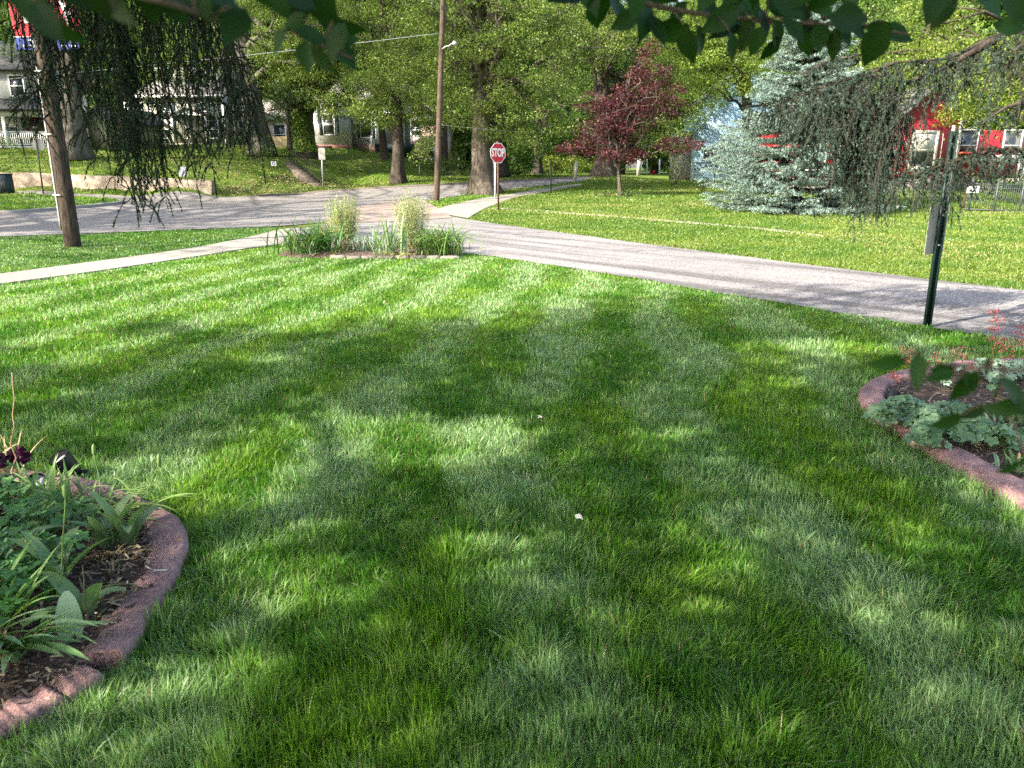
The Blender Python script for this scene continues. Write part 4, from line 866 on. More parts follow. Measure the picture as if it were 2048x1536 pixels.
# yard signs
def yard(lab, u0, v0, u1, v1, Ymin, ang, dark=False):
    s0 = hit((u0+u1)/2, v1, Ymin); Y = s0[1]; w = (u1-u0)/FPX*Y*1.03; h = (v1-v0)/FPX*Y*.9; root = empty('yard_sign', s0, lab, 'yard sign'); a = R(ang); s_ = np.array([math.cos(a), math.sin(a), 0])
    c = s0+[0, 0, h*.62+.08]; child(plate(MB(), c, s_, upv, w/math.cos(a), h, .006, r=.01), 'panel', M['white'], root)
    b = MB()
    for sg in (-.35, .35): b = MB(); rbox(b, s0+s_*w*sg-[0, 0, .1], c+s_*w*sg, .012, .012); child(b, 'stake', M['metal'], root)
    b = MB(); n_ = np.cross(s_, upv); n_ = n_ if n_[1] < 0 else -n_
    cc = c+n_*.006
    if dark:
        for q in (-.2, .15): b.add([cc+s_*w*(q-.1)+upv*-.25*h, cc+s_*w*(q+.12)+upv*-.25*h, cc+s_*w*(q+.12)+upv*.05*h, cc+s_*w*(q-.1)+upv*.1*h], [[0, 1, 2, 3]])
        b.add([cc-s_*w*.3+upv*.2*h, cc+s_*w*.3+upv*.2*h, cc+s_*w*.3+upv*.38*h, cc-s_*w*.3+upv*.38*h], [[0, 1, 2, 3]])
        child(b, 'print', plain('sign_blue', (.03, .08, .2), .5, .1, 4, 0), root)
    else:
        b.add([cc-s_*w*.02-upv*h*.25, cc+s_*w*.05-upv*h*.25, cc+s_*w*.12+upv*h*.2, cc+s_*w*.02+upv*h*.1], [[0, 1, 2, 3]]); child(b, 'print', M['signback'], root)
yard('small white yard sign standing on top of the retaining wall', 361, 338, 375, 358, 44, 25); yard('tiny white and blue yard sign on the grass bank left of the steps', 543, 326, 553, 335, 50, 0, True)
# dark utility box
c = hit(12, 394, 24); b0 = MB(); root = empty('utility_box', c, 'dark green metal utility cabinet at the left edge on the kerbed corner', 'utility box'); Y = c[1]; hh = 42/FPX*Y
b0.box(c[0]-.5, c[0]+.33, Y-.3, Y+.3, c[2], c[2]+hh); child(b0, 'cabinet', M['darkbox'], root)
b0 = MB(); b0.box(c[0]-.53, c[0]+.36, Y-.33, Y+.33, c[2]+hh, c[2]+hh+.05); child(b0, 'lid', M['darkbox'], root)
b0 = MB()
for k in range(4): b0.box(c[0]+.0+k*.08, c[0]+.02+k*.08, Y-.315, Y-.3, c[2]+.2, c[2]+hh-.2)
child(b0, 'grille', M['black'], root)
# ================================================================ retaining wall
n = 60; U = np.linspace(-260, 424, n); base = np.array([at(u, np.interp(u, [-260, 0, 150, 280, 424], [378, 380, 383, 386, 390]), 46.4) for u in U]); top = np.array([at(u, np.interp(u, [-260, 0, 140, 280, 400, 424], [343, 346, 351, 356.5, 361.5, 363]), 46.6) for u in U])
jj = (fbm(U*.05, U*0, 7, 3)-.5)
G = np.stack([base-[0, .12, .25], base+np.c_[jj*0, -.1+jj*.15, jj*0+.02], (base+top)/2+np.c_[jj*0, -.04+jj*.12, jj*0], top+np.c_[jj*0, -.03+jj*.1, jj*.12+.05], top+np.c_[jj*0, .3+jj*0, jj*.12+.06], top+[0, .32, -.8]], 0)
b = MB(); b.grid(G); b.add(G[:, -1], [list(range(6))]); tag(b.build('retaining_wall', M['oldwall']), 'old crumbling tan concrete retaining wall along the far roadside', 'retaining wall')
M['stepstone'] = plain('step_stone', (.10, .08, .06), .9, .4, 5, .5)
# steps and iron railing on the bank
sb = hit(648, 372, 46); stp = hit(575, 318, 54); root = empty('stone_steps', sb, 'worn stone steps climbing the grass bank beside the black railing', 'steps'); b = MB(); d_ = (stp-sb); ns = 11; sd_ = np.array([-.75, -.3, 0])
for k in range(ns):
    a = sb+d_*(k/ns); c = sb+d_*((k+1)/ns); z = a[2]+d_[2]/ns
    V = [a+sd_*.95, a, c, c+sd_*.95]; Vt = [np.array([q[0], q[1], z+.03]) for q in V]; Vb = [np.array([q[0], q[1], z-.5]) for q in V]
    b.add(Vb+Vt, [[4,5,6,7],[0,1,5,4],[1,2,6,5],[2,3,7,6],[3,0,4,7]])
child(b, 'tread', M['stepstone'], root)
root = empty('iron_railing', sb, 'black iron railing beside the steps up the bank', 'railing'); b = MB(); b2 = MB(); off = np.array([.15, -.1, 0])
for k in range(22):
    q = sb+d_*(k/21)+off; q[2] = sb[2]+d_[2]*k/21; b = MB(); b.tube(np.array([q-[0, 0, .1], q+[0, 0, .95]]), .03 if k in (0, 10, 21) else .012, 5); child(b, 'post' if k in (0, 10, 21) else 'baluster', M['black'], root)
b = MB()
for zz in (.93, .15): b.tube(np.array([sb+off+[0, 0, zz], sb+d_+off+[0, 0, zz]]), .025, 5)
child(b, 'handrail', M['black'], root)
# plank fence
def fence_planks(lab, P0, P1, h, w=.14, mat='wood'):
    root = empty('plank_fence', P0, lab, 'fence'); P0 = np.array(P0); P1 = np.array(P1); L = np.linalg.norm(P1-P0); n = int(L/w); b = MB(); t = (P1-P0)/L
    for k in range(n):
        a = P0+t*(k*w); c = a+t*(w*.9); hj = h+rng.normal(0, .02); V = [a, c, c+[0, 0, hj], (a+c)/2+[0, 0, hj+.05], a+[0, 0, hj]]; V2 = [v+np.array([0, .02, 0]) for v in V]
        b.add(V+V2, [[0,1,2,3,4],[9,8,7,6,5]]); b.add(V+V2, [[0,4,9,5],[1,6,7,2],[4,3,8,9],[3,2,7,8]])
    child(b, 'plank', M['fencewood'], root); b = MB(); rbox(b, P0+[0, .05, h*.3], P1+[0, .05, h*.3], .09, .04); rbox(b, P0+[0, .05, h*.8], P1+[0, .05, h*.8], .09, .04); child(b, 'rail', M['fencewood'], root); return root
M['fencewood'] = plain('fence_wood', (.42, .33, .2), .85, .3, 3, .3)
a = at(532, 308, 70); c = at(603, 306, 71); fence_planks('sunlit tan plank fence between the leaning trunk and the ivy clad trunk', a, c, 1.45)
# iron fence right
root = empty('iron_fence', hit(1930, 424, 30), 'grey iron picket fence at the right edge behind the lawn', 'fence'); F0 = hit(1928, 424, 30); F1 = hit(2150, 432, 30); F1[1] = F0[1]-.3; L = F1-F0; b = MB(); b2 = MB()
m_ = 48
for k in range(m_):
    q = F0+L*(k/m_)
    if k % 12 == 2: b2 = MB(); b2.tube(np.array([q-[0, 0, .1], q+[0, 0, 1.32]]), .045, 4); child(b2, 'post', M['fencegrey'], root)
    else: b.tube(np.array([q+[0, 0, .02], q+[0, 0, 1.12+.12*((k % 2) == 0)]]), .011, 4)
child(b, 'picket', M['fencegrey'], root); b = MB()
for zz in (.12, .95, 1.1): rbox(b, F0+[0, 0, zz], F1+[0, 0, zz], .035, .03)
child(b, 'rail', M['fencegrey'], root)
cs_ = at(1946, 379, F0[1]-.08); rt = empty('notice', cs_, 'small white notice with dark lettering fixed to the iron fence', 'notice'); child(plate(MB(), cs_, (1, 0, 0), upv, .46, .26, .006, r=.01), 'panel', M['white'], rt)
b = MB()
for k in range(6): b.box(cs_[0]-.15+k*.05, cs_[0]-.118+k*.05, cs_[1]-.008, cs_[1]-.005, cs_[2]-.07, cs_[2]-.02)
child(b, 'lettering', M['black'], rt)
q = hit(1886, 405, 34); b = MB(); P = np.array([q, at(1908, 250, q[1])]); b.tube(P[0]+(P[1]-P[0])*np.linspace(0, 1, 8)[:, None], .075, 8); rt = empty('wooden_post', q, 'tall pale weathered post seen behind the green sign post', 'post'); child(b, 'post', M['oldwhite'], rt)
q = hit(1925, 418, 30); b = MB(); P = np.array([q, at(1938, 362, q[1])]); b.tube(P[0]+(P[1]-P[0])*np.linspace(0, 1, 8)[:, None], .06, 8); rt = empty('wooden_post', q, 'short grey leaning post at the left end of the iron fence', 'post'); child(b, 'post', M['polewood'], rt)
# ================================================================ houses
class House:
    def __init__(s, name, lab, base, rz, cat='house'):
        s.r = empty(name, base, lab, cat, rz=rz)
    def box(s, nm, x0, x1, y0, y1, z0, z1, mat):
        b = MB(); b.box(x0, x1, y0, y1, z0, z1); return b.build(nm, M[mat] if isinstance(mat, str) else mat, s.r)
    def poly(s, nm, V, F, mat):
        b = MB(); b.add(V, F); return b.build(nm, M[mat] if isinstance(mat, str) else mat, s.r)
    def gable(s, x0, x1, y0, y1, z, rise, mat, ov=.35, axis='x', th=.14, wall=None):
        b = MB()
        if axis == 'x':      # ridge along x
            ym = (y0+y1)/2; X0, X1, Y0, Y1 = x0-ov, x1+ov, y0-ov, y1+ov; sl = rise/((y1-y0)/2); ze = z-ov*sl
            V = [(X0,Y0,ze),(X1,Y0,ze),(X1,ym,z+rise),(X0,ym,z+rise),(X0,Y1,ze),(X1,Y1,ze)]; V2 = [(a, c, e+th) for a, c, e in V]
            W = [[(x0,y0,z),(x0,y1,z),(x0,ym,z+rise)], [(x1,y0,z),(x1,ym,z+rise),(x1,y1,z)]]
        else:
            xm = (x0+x1)/2; X0, X1, Y0, Y1 = x0-ov, x1+ov, y0-ov, y1+ov; sl = rise/((x1-x0)/2); ze = z-ov*sl
            V = [(X0,Y1,ze),(X0,Y0,ze),(xm,Y0,z+rise),(xm,Y1,z+rise),(X1,Y1,ze),(X1,Y0,ze)]; V2 = [(a, c, e+th) for a, c, e in V]
            W = [[(x0,y0,z),(x1,y0,z),(xm,y0,z+rise)], [(x0,y1,z),(xm,y1,z+rise),(x1,y1,z)]]
        b.add(V+V2, [[0,1,2,3],[3,2,5,4],[6,9,8,7],[9,10,11,8],[0,6,7,1],[4,5,11,10],[0,3,9,6],[3,4,10,9],[1,7,8,2],[2,8,11,5]])
        o = b.build('roof', M[mat], s.r)
        if wall:
            [MB().add(w, [[0, 1, 2]]).build('gable', wall, s.r) for w in W]
        return o
    def window(s, x, z, w, h, y=0.0, shut=None, frame='white', blind=False, mun=True, side=None, f=.07):
        b = MB(); 
        def bx(x0, x1, z0, z1, d=.05):
            if side is None: b.box(x0, x1, y-d, y+.02, z0, z1)
            else: b.box(side-.02 if side < 0 else side-.02, side+d, x0, x1, z0, z1)
        bx(x-w/2-f, x-w/2, z-f, z+h+f); bx(x+w/2, x+w/2+f, z-f, z+h+f); bx(x-w/2, x+w/2, z+h, z+h+f); bx(x-w/2, x+w/2, z-f, z)
        if mun: bx(x-w/2, x+w/2, z+h/2-.025, z+h/2+.025, .04)
        o = b.build('window', M[frame], s.r); b = MB()
        def px(d0, d1, zz0, zz1, mt, nm):
            q = MB()
            if side is None: q.box(x-w/2, x+w/2, y-d1, y-d0, zz0, zz1)
            else: q.box(side+d0, side+d1, x-w/2, x+w/2, zz0, zz1)
            q.build(nm, M[mt], o)
        px(.003, .02, z, z+h, 'glass', 'pane')
        if blind: px(.021, .026, z+h*.45, z+h, 'blind', 'blind')
        if shut:
            for sg in (-1, 1):
                q = MB(); xx = x+sg*(w/2+f+shut/2+.03); q.box(xx-shut/2, xx+shut/2, y-.045, y+.01, z-.05, z+h+.05)
                for k in range(int(h/.12)): q.box(xx-shut/2+.05, xx+shut/2-.05, y-.058, y-.046, z+.04+k*.12, z+.09+k*.12)
                q.build('shutter', M['shutter'], s.r)
        return o
cream = siding('cream_siding', (.36, .36, .28)); white_s = siding('white_siding', (.5, .49, .46)); grey_s = siding('grey_siding', (.34, .37, .40)); blue_s = siding('pale_blue_siding', (.28, .45, .58), .2); red_s = siding('red_siding', (.30, .012, .018), .16); pink_s = siding('pink_siding', (.62, .42, .38)); pale_s = siding('pale_siding', (.45, .45, .41))
# porch house
pb = at(106, 300, 58); pb[2] = ground(pb[0], pb[1])-.1
h = House('porch_house', 'pale house with a long white railed porch at the left picture edge', pb, R(9)); W_ = 15
zf = at(60, 291, 56)[2]-pb[2]; zr = zf+1.05; zt = at(60, 222, 56)[2]-pb[2]; 
h.box('wall', -W_, -.3, 1.9, 9, 0, zt+3.2, pale_s); h.box('foundation', -W_, 0, -.05, 1.9, -.5, zf-.15, brick('dark_brick', (.12,.05,.035), (.18,.08,.06), (.1,.09,.08), 5, 'xz')); h.box('porch_floor', -W_-.05, .05, -.15, 1.9, zf-.15, zf, 'white')
h.gable(-W_, -.3, 1.9, 9, zt+3.2, 2.2, 'shingle', wall=pale_s)
h.poly('porch_roof', [(-W_-.4, -.5, zt+.25), (.4, -.5, zt+.25), (.4, 2, zt+1.15), (-W_-.4, 2, zt+1.15), (-W_-.4, -.5, zt+.1), (.4, -.5, zt+.1), (.4, 2, zt+1.0), (-W_-.4, 2, zt+1.0)], [[0,1,2,3],[7,6,5,4],[0,4,5,1],[1,5,6,2],[3,2,6,7]], 'shingle')
h.box('porch_beam', -W_, 0, -.1, .15, zt-.25, zt+.12, 'oldwhite')
for x in (-.12, -3.0, -6.2, -9.5, -13): h.box('column', x-.11, x+.11, -.08, .14, zf, zt-.25, 'white')
b = MB(); x = -13.0
while x < -.2: b.box(x, x+.045, 0, .045, zf+.12, zr-.05); x += .135
b.box(-13, -.2, -.02, .06, zr-.06, zr); b.box(-13, -.2, -.01, .05, zf+.08, zf+.13); b.build('railing', M['white'], h.r)
h.window(-5.2, zf+.7, 1.3, 1.6, 1.9, mun=True); h.window(-3.4, zf+.7, .9, 1.6, 1.9, blind=True); h.window(-8.2, zf+.7, 1.3, 1.6, 1.9)
dd = h.box('door', -2.1, -1.1, 1.82, 1.9, zf, zf+2.1, plain('door_dark', (.08, .015, .012), .4, .2, 4, .05)); q = MB(); q.box(-1.85, -1.35, 1.79, 1.82, zf+.9, zf+1.9); q.build('pane', M['glass'], dd)
h.box('sidelight', -2.6, -2.15, 1.84, 1.9, zf, zf+2.1, 'black'); h.window(-2.5, zt+1.3, .9, 1.4, 1.9); h.window(-6, zt+1.3, .9, 1.4, 1.9)
# garage
gb_ = at(204, 300, 63); gb_[2] = ground(gb_[0], gb_[1])-.1
h = House('garage', 'small white sided garage with its front coloured olive for shade between two trunks', gb_, R(-24)); h.box('wall', -1.2, 1.4, 0, 5, 0, 2.2, siding('shaded_olive_siding', (.34, .34, .16))); h.box('side_wall', -1.24, -1.2, 0, 5, 0, 2.2, white_s); h.gable(-1.2, 1.4, 0, 5, 2.2, .9, 'shingle', axis='y', wall=white_s)  # olive front puts the shaded side of the white garage into its colour
h.box('door', -.8, 1.0, -.05, 0, 0, 1.95, plain('garage_door', (.38, .37, .22), .6, .1, 3, .05))
# cream house
cb_ = at(452, 289, 74); cb_[2] = ground(cb_[0], cb_[1])-.15; zt = at(452, 186, 74)[2]-cb_[2]
h = House('cream_house', 'two storey cream house with dark green shutters behind the spruce twigs', cb_, R(-3)); W_ = 7.6
h.box('wall', -W_, 0, 0, 8, 0, zt, cream); h.box('corner_trim', -.02, .1, -.03, .12, 0, zt, 'white'); h.box('corner_trim', -W_-.1, -W_+.02, -.03, .12, 0, zt, 'white')
h.gable(-W_, 0, 0, 8, zt, 2.6, 'shingle', .4, 'x', wall=cream); h.box('fascia', -W_-.4, .4, -.42, -.38, zt-.42, zt-.18, 'white'); h.box('foundation', -W_, .03, -.03, 1, 0, .35, 'stone')
h.window(-1.65, zt-2.35, .85, 1.5, 0, .38); h.window(-5.4, zt-2.35, .85, 1.5, 0, .38); h.window(-5.6, .85, .95, 1.55, 0, .4, blind=True); h.window(-1.0, .85, .8, 1.5, 0, .3)
h.box('side_wing', -W_-2.6, -W_-.1, 1.5, 7, 0, zt-.6, white_s)
dd = h.box('door', -3.7, -2.8, -.06, 0, .35, 2.45, 'oldwhite'); q = MB(); q.box(-3.5, -3.0, -.08, -.06, 1.3, 2.2); q.build('pane', M['glass'], dd)
h.gable(-4.4, -.9, -1.6, .0, 2.75, .55, 'shingle', .15, 'y', wall=M['white']); 
for x in (-4.2, -1.1): h.box('column', x-.09, x+.09, -1.55, -1.37, .3, 2.75, 'white')
h.box('porch_floor', -4.4, -.9, -1.6, 0, 0, .33, 'concrete')
# low pale house
lb_ = at(640, 306, 82); lb_[2] = ground(lb_[0], lb_[1])-.2
h = House('pale_house', 'low pinkish white house behind the plank fence', lb_, R(-6)); h.box('wall', -8, -.5, 0, 7, 0, 3.6, siding('pinkish_white_siding', (.72, .6, .55))); h.gable(-8, -.5, 0, 7, 3.6, 2.0, 'shingle', wall=white_s)
h.window(-6.1, 2.2, .8, .8, 0); h.window(-4.2, 1.1, 1.2, 1.9, 0, None, frame='white'); h.window(-2.0, 1.1, 1.2, 1.9, 0)
# grey house
gh = at(640, 312, 73); gh[2] = ground(gh[0], gh[1])-.2; zt = at(640, 195, 73)[2]-gh[2]
h = House('grey_house', 'two storey grey and white clapboard house with small porch behind the trunks', gh, R(4)); h.box('wall', -1.0, 2.9, 0, 8, 0, zt, white_s); h.box('front_wing', 2.9, 8.2, .9, 8, 0, zt, grey_s)
h.box('foundation', -1.02, 2.92, -.04, .5, -.2, .5, 'red_found' if 'red_found' in M else brick('red_brick', (.2,.07,.05), (.26,.11,.08), (.2,.17,.15), 5, 'xz')); h.box('foundation', 2.92, 8.2, .86, 1.2, -.2, .6, brick('brown_brick', (.12,.07,.06), (.17,.1,.08), (.14,.12,.1), 5, 'xz'))
h.gable(-1, 2.9, 0, 8, zt, 2.2, 'shingle', axis='y', wall=white_s); h.gable(2.9, 8.2, .9, 8, zt, 2.0, 'shingle', wall=grey_s)
h.window(1.0, 1.4, .95, 1.7, 0, .32); h.window(.9, zt-2.2, .95, 1.6, 0, .32); h.window(4.3, 1.2, 1.0, 2.0, .9, .22); h.window(6.6, zt-1.9, .9, 1.4, .9)
h.box('porch_roof', 5.2, 8.8, -1.3, .95, 3.0, 3.25, 'shingle'); 
for x in (5.4, 7.4, 8.6): h.box('column', x-.08, x+.08, -1.2, -1.04, .5, 3.0, 'white')
h.box('porch_floor', 5.2, 8.8, -1.3, .9, -.1, .55, 'darkbox'); h.box('door', 7.0, 7.9, .84, .9, .55, 2.7, 'white'); h.box('stair_rail', 5.0, 5.1, -2.3, -1.2, .3, 1.2, 'white')
q = at(643, 300, 71); b0 = MB(); b0.box(q[0]-.9, q[0]+.95, q[1], q[1]+.2, q[2]-.9, q[2]+.35); tag(b0.build('wooden_screen', plain('dark_wood', (.05, .025, .02), .8, .3, 4, .2)), 'dark brown board screen in front of the grey house wall', 'screen')
# pink house further
ph = at(845, 318, 84); ph[2] = ground(ph[0], ph[1])-.3
h = House('pink_house', 'pinkish house half hidden by maple leaves left of the reddish pole', ph, R(-4)); h.box('wall', -3.6, 2.6, 0, 7, 0, 5.2, pink_s); h.gable(-3.6, 2.6, 0, 7, 5.2, 2, 'shingle', wall=pink_s); h.box('chimney', 1.2, 1.9, 2, 2.7, 5, 8.2, 'stone'); h.window(-1.6, 1.3, .9, 1.6); h.window(.8, 1.3, .9, 1.6); h.window(-.5, 3.6, .9, 1.2)
h.box('white_wall', -3.4, -2.0, -1.4, 0, 0, 3.2, white_s)
# blue house
bh = at(1384, 366, 63); bh[2] = ground(bh[0], bh[1])-.2; zt = at(1384, 225, 63)[2]-bh[2]
h = House('blue_house', 'pale blue clapboard house left of the blue spruce', bh, R(-6)); h.box('wall', 0, 7.5, 0, 8, 0, zt+.6, blue_s); h.gable(0, 7.5, 0, 8, zt+.6, 3.0, 'shingle', axis='y', wall=blue_s)
h.window(1.15, 1.9, .75, .7, 0, frame='oldwhite', mun=False); h.window(4.0, 3.6, .9, 1.4)
h.box('side_wing', -1.3, -.02, 1.5, 6, 0, 4.1, siding('wing_grey_siding', (.3, .3, .29)))  # narrow side wing in plain grey siding
# red house
rh = at(1780, 384, 43.5); rh[2] = ground(rh[0], rh[1])-.1; zt = at(1800, 235, 43.5)[2]-rh[2]
h = House('red_house', 'bright red clapboard house with cream window frames on a pale stone base', rh, R(5)); 
zs = at(1800, 357, 43.5)[2]-rh[2]
h.box('foundation', -.05, 3.6, -.04, 4, -.2, zs, 'stone'); h.box('wall', 0, 3.55, 0, 7, zs, zt, red_s); h.gable(0, 3.55, 0, 7, zt, 1.6, 'shingle', axis='y', wall=red_s)
h.box('wall', -4.9, 0, 1.4, 8, zs, zt-1.0, red_s); h.box('foundation', -4.95, -.05, 1.36, 4, -.2, zs, 'stone'); h.gable(-4.9, 0, 1.4, 8, zt-1.0, 1.2, 'shingle', .2, wall=red_s)
h.window(1.62, zs+.65, 1.25, 1.75, 0, frame='oldwhite', blind=True, f=.16); h.window(-3.9, zs+.5, 1.1, 1.7, 1.4, frame='oldwhite', f=.14); h.window(-1.9, zs+.5, 1.1, 1.7, 1.4, frame='oldwhite', f=.14)
h.box('wall', 3.6, 9.5, .8, 7, zs, zt-.6, red_s); h.box('foundation', 3.6, 9.5, .76, 3, -.2, zs, 'stone'); h.box('band', 3.62, 9.5, .7, .8, zt-2.35, zt-1.95, 'oldwhite'); h.window(4.75, zs+1.0, 1.0, 1.6, .8, frame='white'); h.window(7.4, zs+1.0, 1.0, 1.6, .8, frame='white'); h.box('corner_trim', 3.5, 3.68, -.04, .0, zs, zt, 'oldwhite')
h.box('awning', 3.7, 6.0, -.3, .8, zt-1.9, zt-1.8, 'red'); h.box('porch_floor', 6.6, 9.5, -1.2, .8, zs-.3, zs, 'oldwhite')
b = MB(); x = 6.7
while x < 9.4: b.box(x, x+.05, -1.15, -1.1, zs, zs+.9); x += .16
b.box(6.6, 9.5, -1.17, -1.08, zs+.9, zs+.97); b.build('railing', M['oldwhite'], h.r)
for x in (6.7, 8.3): h.box('column', x-.1, x+.1, -1.15, -.95, zs, zt-1.9, 'white')
# ================================================================ garden plants
def strap(b, base, az, L, w, arch, col, fold=.25, n=9, tip=.0, start=0.15, twist=0.0):
    """one long arching leaf: az direction, L length, arch droop"""
    s = np.linspace(0, 1, n); th = start+arch*s**1.2            # angle from vertical
    ds = L/(n-1); h = np.concatenate([[0], np.cumsum(np.sin(th[:-1])*ds)]); z = np.concatenate([[0], np.cumsum(np.cos(th[:-1])*ds)])
    d = np.array([math.cos(az), math.sin(az), 0]); side = np.array([-d[1], d[0], 0])
    C = np.asarray(base)+d*h[:, None]; C[:, 2] += z; C[:, 2] = np.maximum(C[:, 2], .03+C[:, 2]*0)
    ww = w*np.clip(np.sin(np.pi*np.clip(s*.86+.14, 0, 1))**.6, tip, 1); ww[-1] = w*tip*.3
    up = np.stack([-d[0]*np.cos(th), -d[1]*np.cos(th), np.sin(th)], 1)
    tw = twist*s; sd = side*np.cos(tw)[:, None]+up*np.sin(tw)[:, None]
    G = np.stack([C-sd*(ww/2)[:, None]+up*(ww*fold)[:, None], C, C+sd*(ww/2)[:, None]+up*(ww*fold)[:, None]], 1)
    cc = np.repeat((np.array(col)*(.85+.3*s[:, None]))[:, None], 3, 1).reshape(-1, 3); b.grid(G, np.clip(cc, 0, 1))
def disc_leaf(b, c, nrm, r, col, lobes=7, cup=.25, depth=.14):
    c = np.asarray(c, float); nrm = np.asarray(nrm, float); nrm /= np.linalg.norm(nrm); t = np.cross(nrm, [.3, .9, .1]); t /= np.linalg.norm(t); s = np.cross(nrm, t); n = 22
    a = np.linspace(0.25, 2*np.pi-.25, n)+rng.uniform(0, 6.28); rr = r*(1-depth*.5+depth*np.cos(a*lobes))*(1+.05*rng.normal(size=n)); rim = c+(t*np.cos(a)[:, None]+s*np.sin(a)[:, None])*rr[:, None]+nrm*(cup*r*(.6+.5*np.sin(a*lobes)))[:, None]
    mid = c+(t*np.cos(a)[:, None]+s*np.sin(a)[:, None])*(rr*.55)[:, None]+nrm*(cup*r*.28)
    V = np.vstack([[c], mid, rim]); F3 = np.array([[0, 1+i, 2+i] for i in range(n-1)]); F4 = np.array([[1+i, 1+n+i, 2+n+i, 2+i] for i in range(n-1)])
    cl = np.vstack([[np.array(col)*.8], np.tile(np.array(col), (n, 1)), np.tile(np.array(col)*1.1, (n, 1))]); b.add(V, [F3, F4], cl)
def plant(name, lab, u, v, cat='plant', group=None, z=.05): 
    p = hit(u, v); p[2] = z; return empty(name, p, lab, cat, group), p
G1 = (.045, .12, .022); G2 = (.10, .21, .05); BG = (.11, .185, .075); BG2 = (.20, .285, .13)
def clump(name, lab, u, v, n, L, w, cols, arch=(.6, 1.9), group=None, fold=.2, spread=.12, azr=(0, 6.28), start=(.05, .5), cat='plant', twist=.4, z=.05):
    root, p = plant(name, lab, u, v, cat, group, z); b = MB()
    for k in range(n):
        q = p+np.array([rng.normal(0, spread), rng.normal(0, spread*.6), 0]); t = rng.random(); col = (np.array(cols[0])*(1-t)+np.array(cols[1])*t)*rng.uniform(.75, 1.25)
        if rng.random() < .04: col = np.array([.4, .33, .16])
        strap(b, q, rng.uniform(*azr), rng.uniform(*L), rng.uniform(*w), rng.uniform(*arch), col, fold, 9, .08, rng.uniform(*start), rng.normal(0, twist))
    child(b, 'leaves', M['bedleaf'], root); return root, p
# --- far flower bed in the middle
clump('daylily_clump', 'arching dark green daylily clump at the left end of the middle bed', 622, 512, 260, (.45, .95), (.016, .026), ((.03,.10,.02), (.10,.20,.05)), (.7, 2.3), 'daylily clumps in the middle bed', spread=.28)
clump('daylily_clump', 'yellow green tipped daylily clump at the right end of the middle bed', 872, 512, 300, (.4, .85), (.014, .022), ((.05,.13,.02), (.17,.26,.06)), (.7, 2.3), 'daylily clumps in the middle bed', spread=.26)
clump('iris_clump', 'pale grey green sword leaved iris fan in the front of the middle bed', 785, 514, 46, (.5, .95), (.03, .042), ((.16,.25,.13), (.30,.40,.22)), (.1, .8), spread=.16, start=(.02, .75), twist=.2)
clump('iris_clump', 'small blue green iris tuft in the centre of the middle bed', 737, 508, 60, (.25, .55), (.014, .024), ((.10,.2,.13), (.2,.32,.22)), (.3, 1.3), spread=.16)
clump('dry_leaf_clump', 'faded tan leaves lying on the stones before the iris fan', 800, 518, 26, (.25, .4), (.014, .022), ((.38,.30,.14), (.3,.3,.12)), (1.2, 2.0), spread=.14, start=(.6, 1.4))
clump('dry_leaf_clump', 'faded brown leaves lying beside the left daylily clump', 670, 514, 22, (.25, .4), (.014, .02), ((.35,.25,.15), (.2,.2,.10)), (1.2, 2.0), spread=.12, start=(.6, 1.4))
def aster(lab, u, v, n, H, rad, pal):
    root, p = plant('aster_plant', lab, u, v, 'plant', 'tall wispy plants in the middle bed'); sb_ = MB(); lb = MB()
    for k in range(n):
        a = rng.uniform(0, 6.28); r0 = rng.uniform(0, rad*.6); h = H*rng.uniform(.7, 1.05)*(1.18 if rng.random() < .06 else 1); lean = rng.normal(0, .09, 2)
        P = curve_pts(p+[r0*math.cos(a), r0*math.sin(a)*.6, 0], p+[r0*math.cos(a)*1.6+lean[0], r0*math.sin(a)+lean[1], h], 9, 0, .05); sb_.tube(P, np.linspace(.004, .0018, 9), 3, cap=False)
        m = int(80*h); t = rng.uniform(.28, 1, m); i = (t*8).astype(int).clip(0, 7); Q = P[i]+(P[i+1]-P[i])*(t*8-i)[:, None]+rng.normal(0, .028, (m, 3)); nr = unit(m)+[0, -.2, .6]; nr /= np.linalg.norm(nr, axis=1)[:, None]
        leaf_quads(lb, Q, rng.uniform(.035, .06, m), .011, nr, palette(m, pal[0], pal[1], .25, (.42, .36, .3), .12))
    child(sb_, 'stem', plain('pale_stem_%d' % u, (.30, .24, .12), .8, .2, 20, 0), root); child(lb, 'leaves', M['bedleaf'], root)
aster('tall wispy pale green plant in the left half of the middle bed', 692, 506, 85, 1.06, .34, ((.14,.22,.05), (.34,.42,.14)))
aster('tall wispy pale green plant in the right half of the middle bed', 822, 504, 110, 1.02, .45, ((.14,.21,.06), (.36,.42,.18)))
aster('short bushy green plant between left daylily and wispy plant', 652, 504, 40, .62, .25, ((.07,.16,.03), (.16,.26,.06)))
# edging stones
us = np.linspace(676, 900, 8)
for i, u in enumerate(us):
    p = hit(u, 517.5+rng.normal(0, .6)); b = MB(); w = .2*rng.uniform(.7, 1.1); V = []
    for zz, s in ((-.03, 1), (.035, 1), (.06, .8)):
        for a in range(10): V.append([p[0]+w*s*math.cos(a*.628)*(1+.12*rng.normal()), p[1]+.07*s*math.sin(a*.628), zz])
    V = np.array(V); F = [[k*10+a, k*10+(a+1) % 10, (k+1)*10+(a+1) % 10, (k+1)*10+a] for k in range(2) for a in range(10)]; b.add(V, F); b.add(V, [list(range(20, 30))])
    o = b.build('edging_stone', M['stone'], None, False, np.array([p[0], p[1], 0])); tag(o, 'flat tan edging stone at the front of the middle bed, %s' % ['first from its left end','second from its left end','third from its left end','fourth from its left end','fourth from its right end','third from its right end','second from its right end','last at its right end'][i], 'edging stone', 'edging stones before the middle bed')
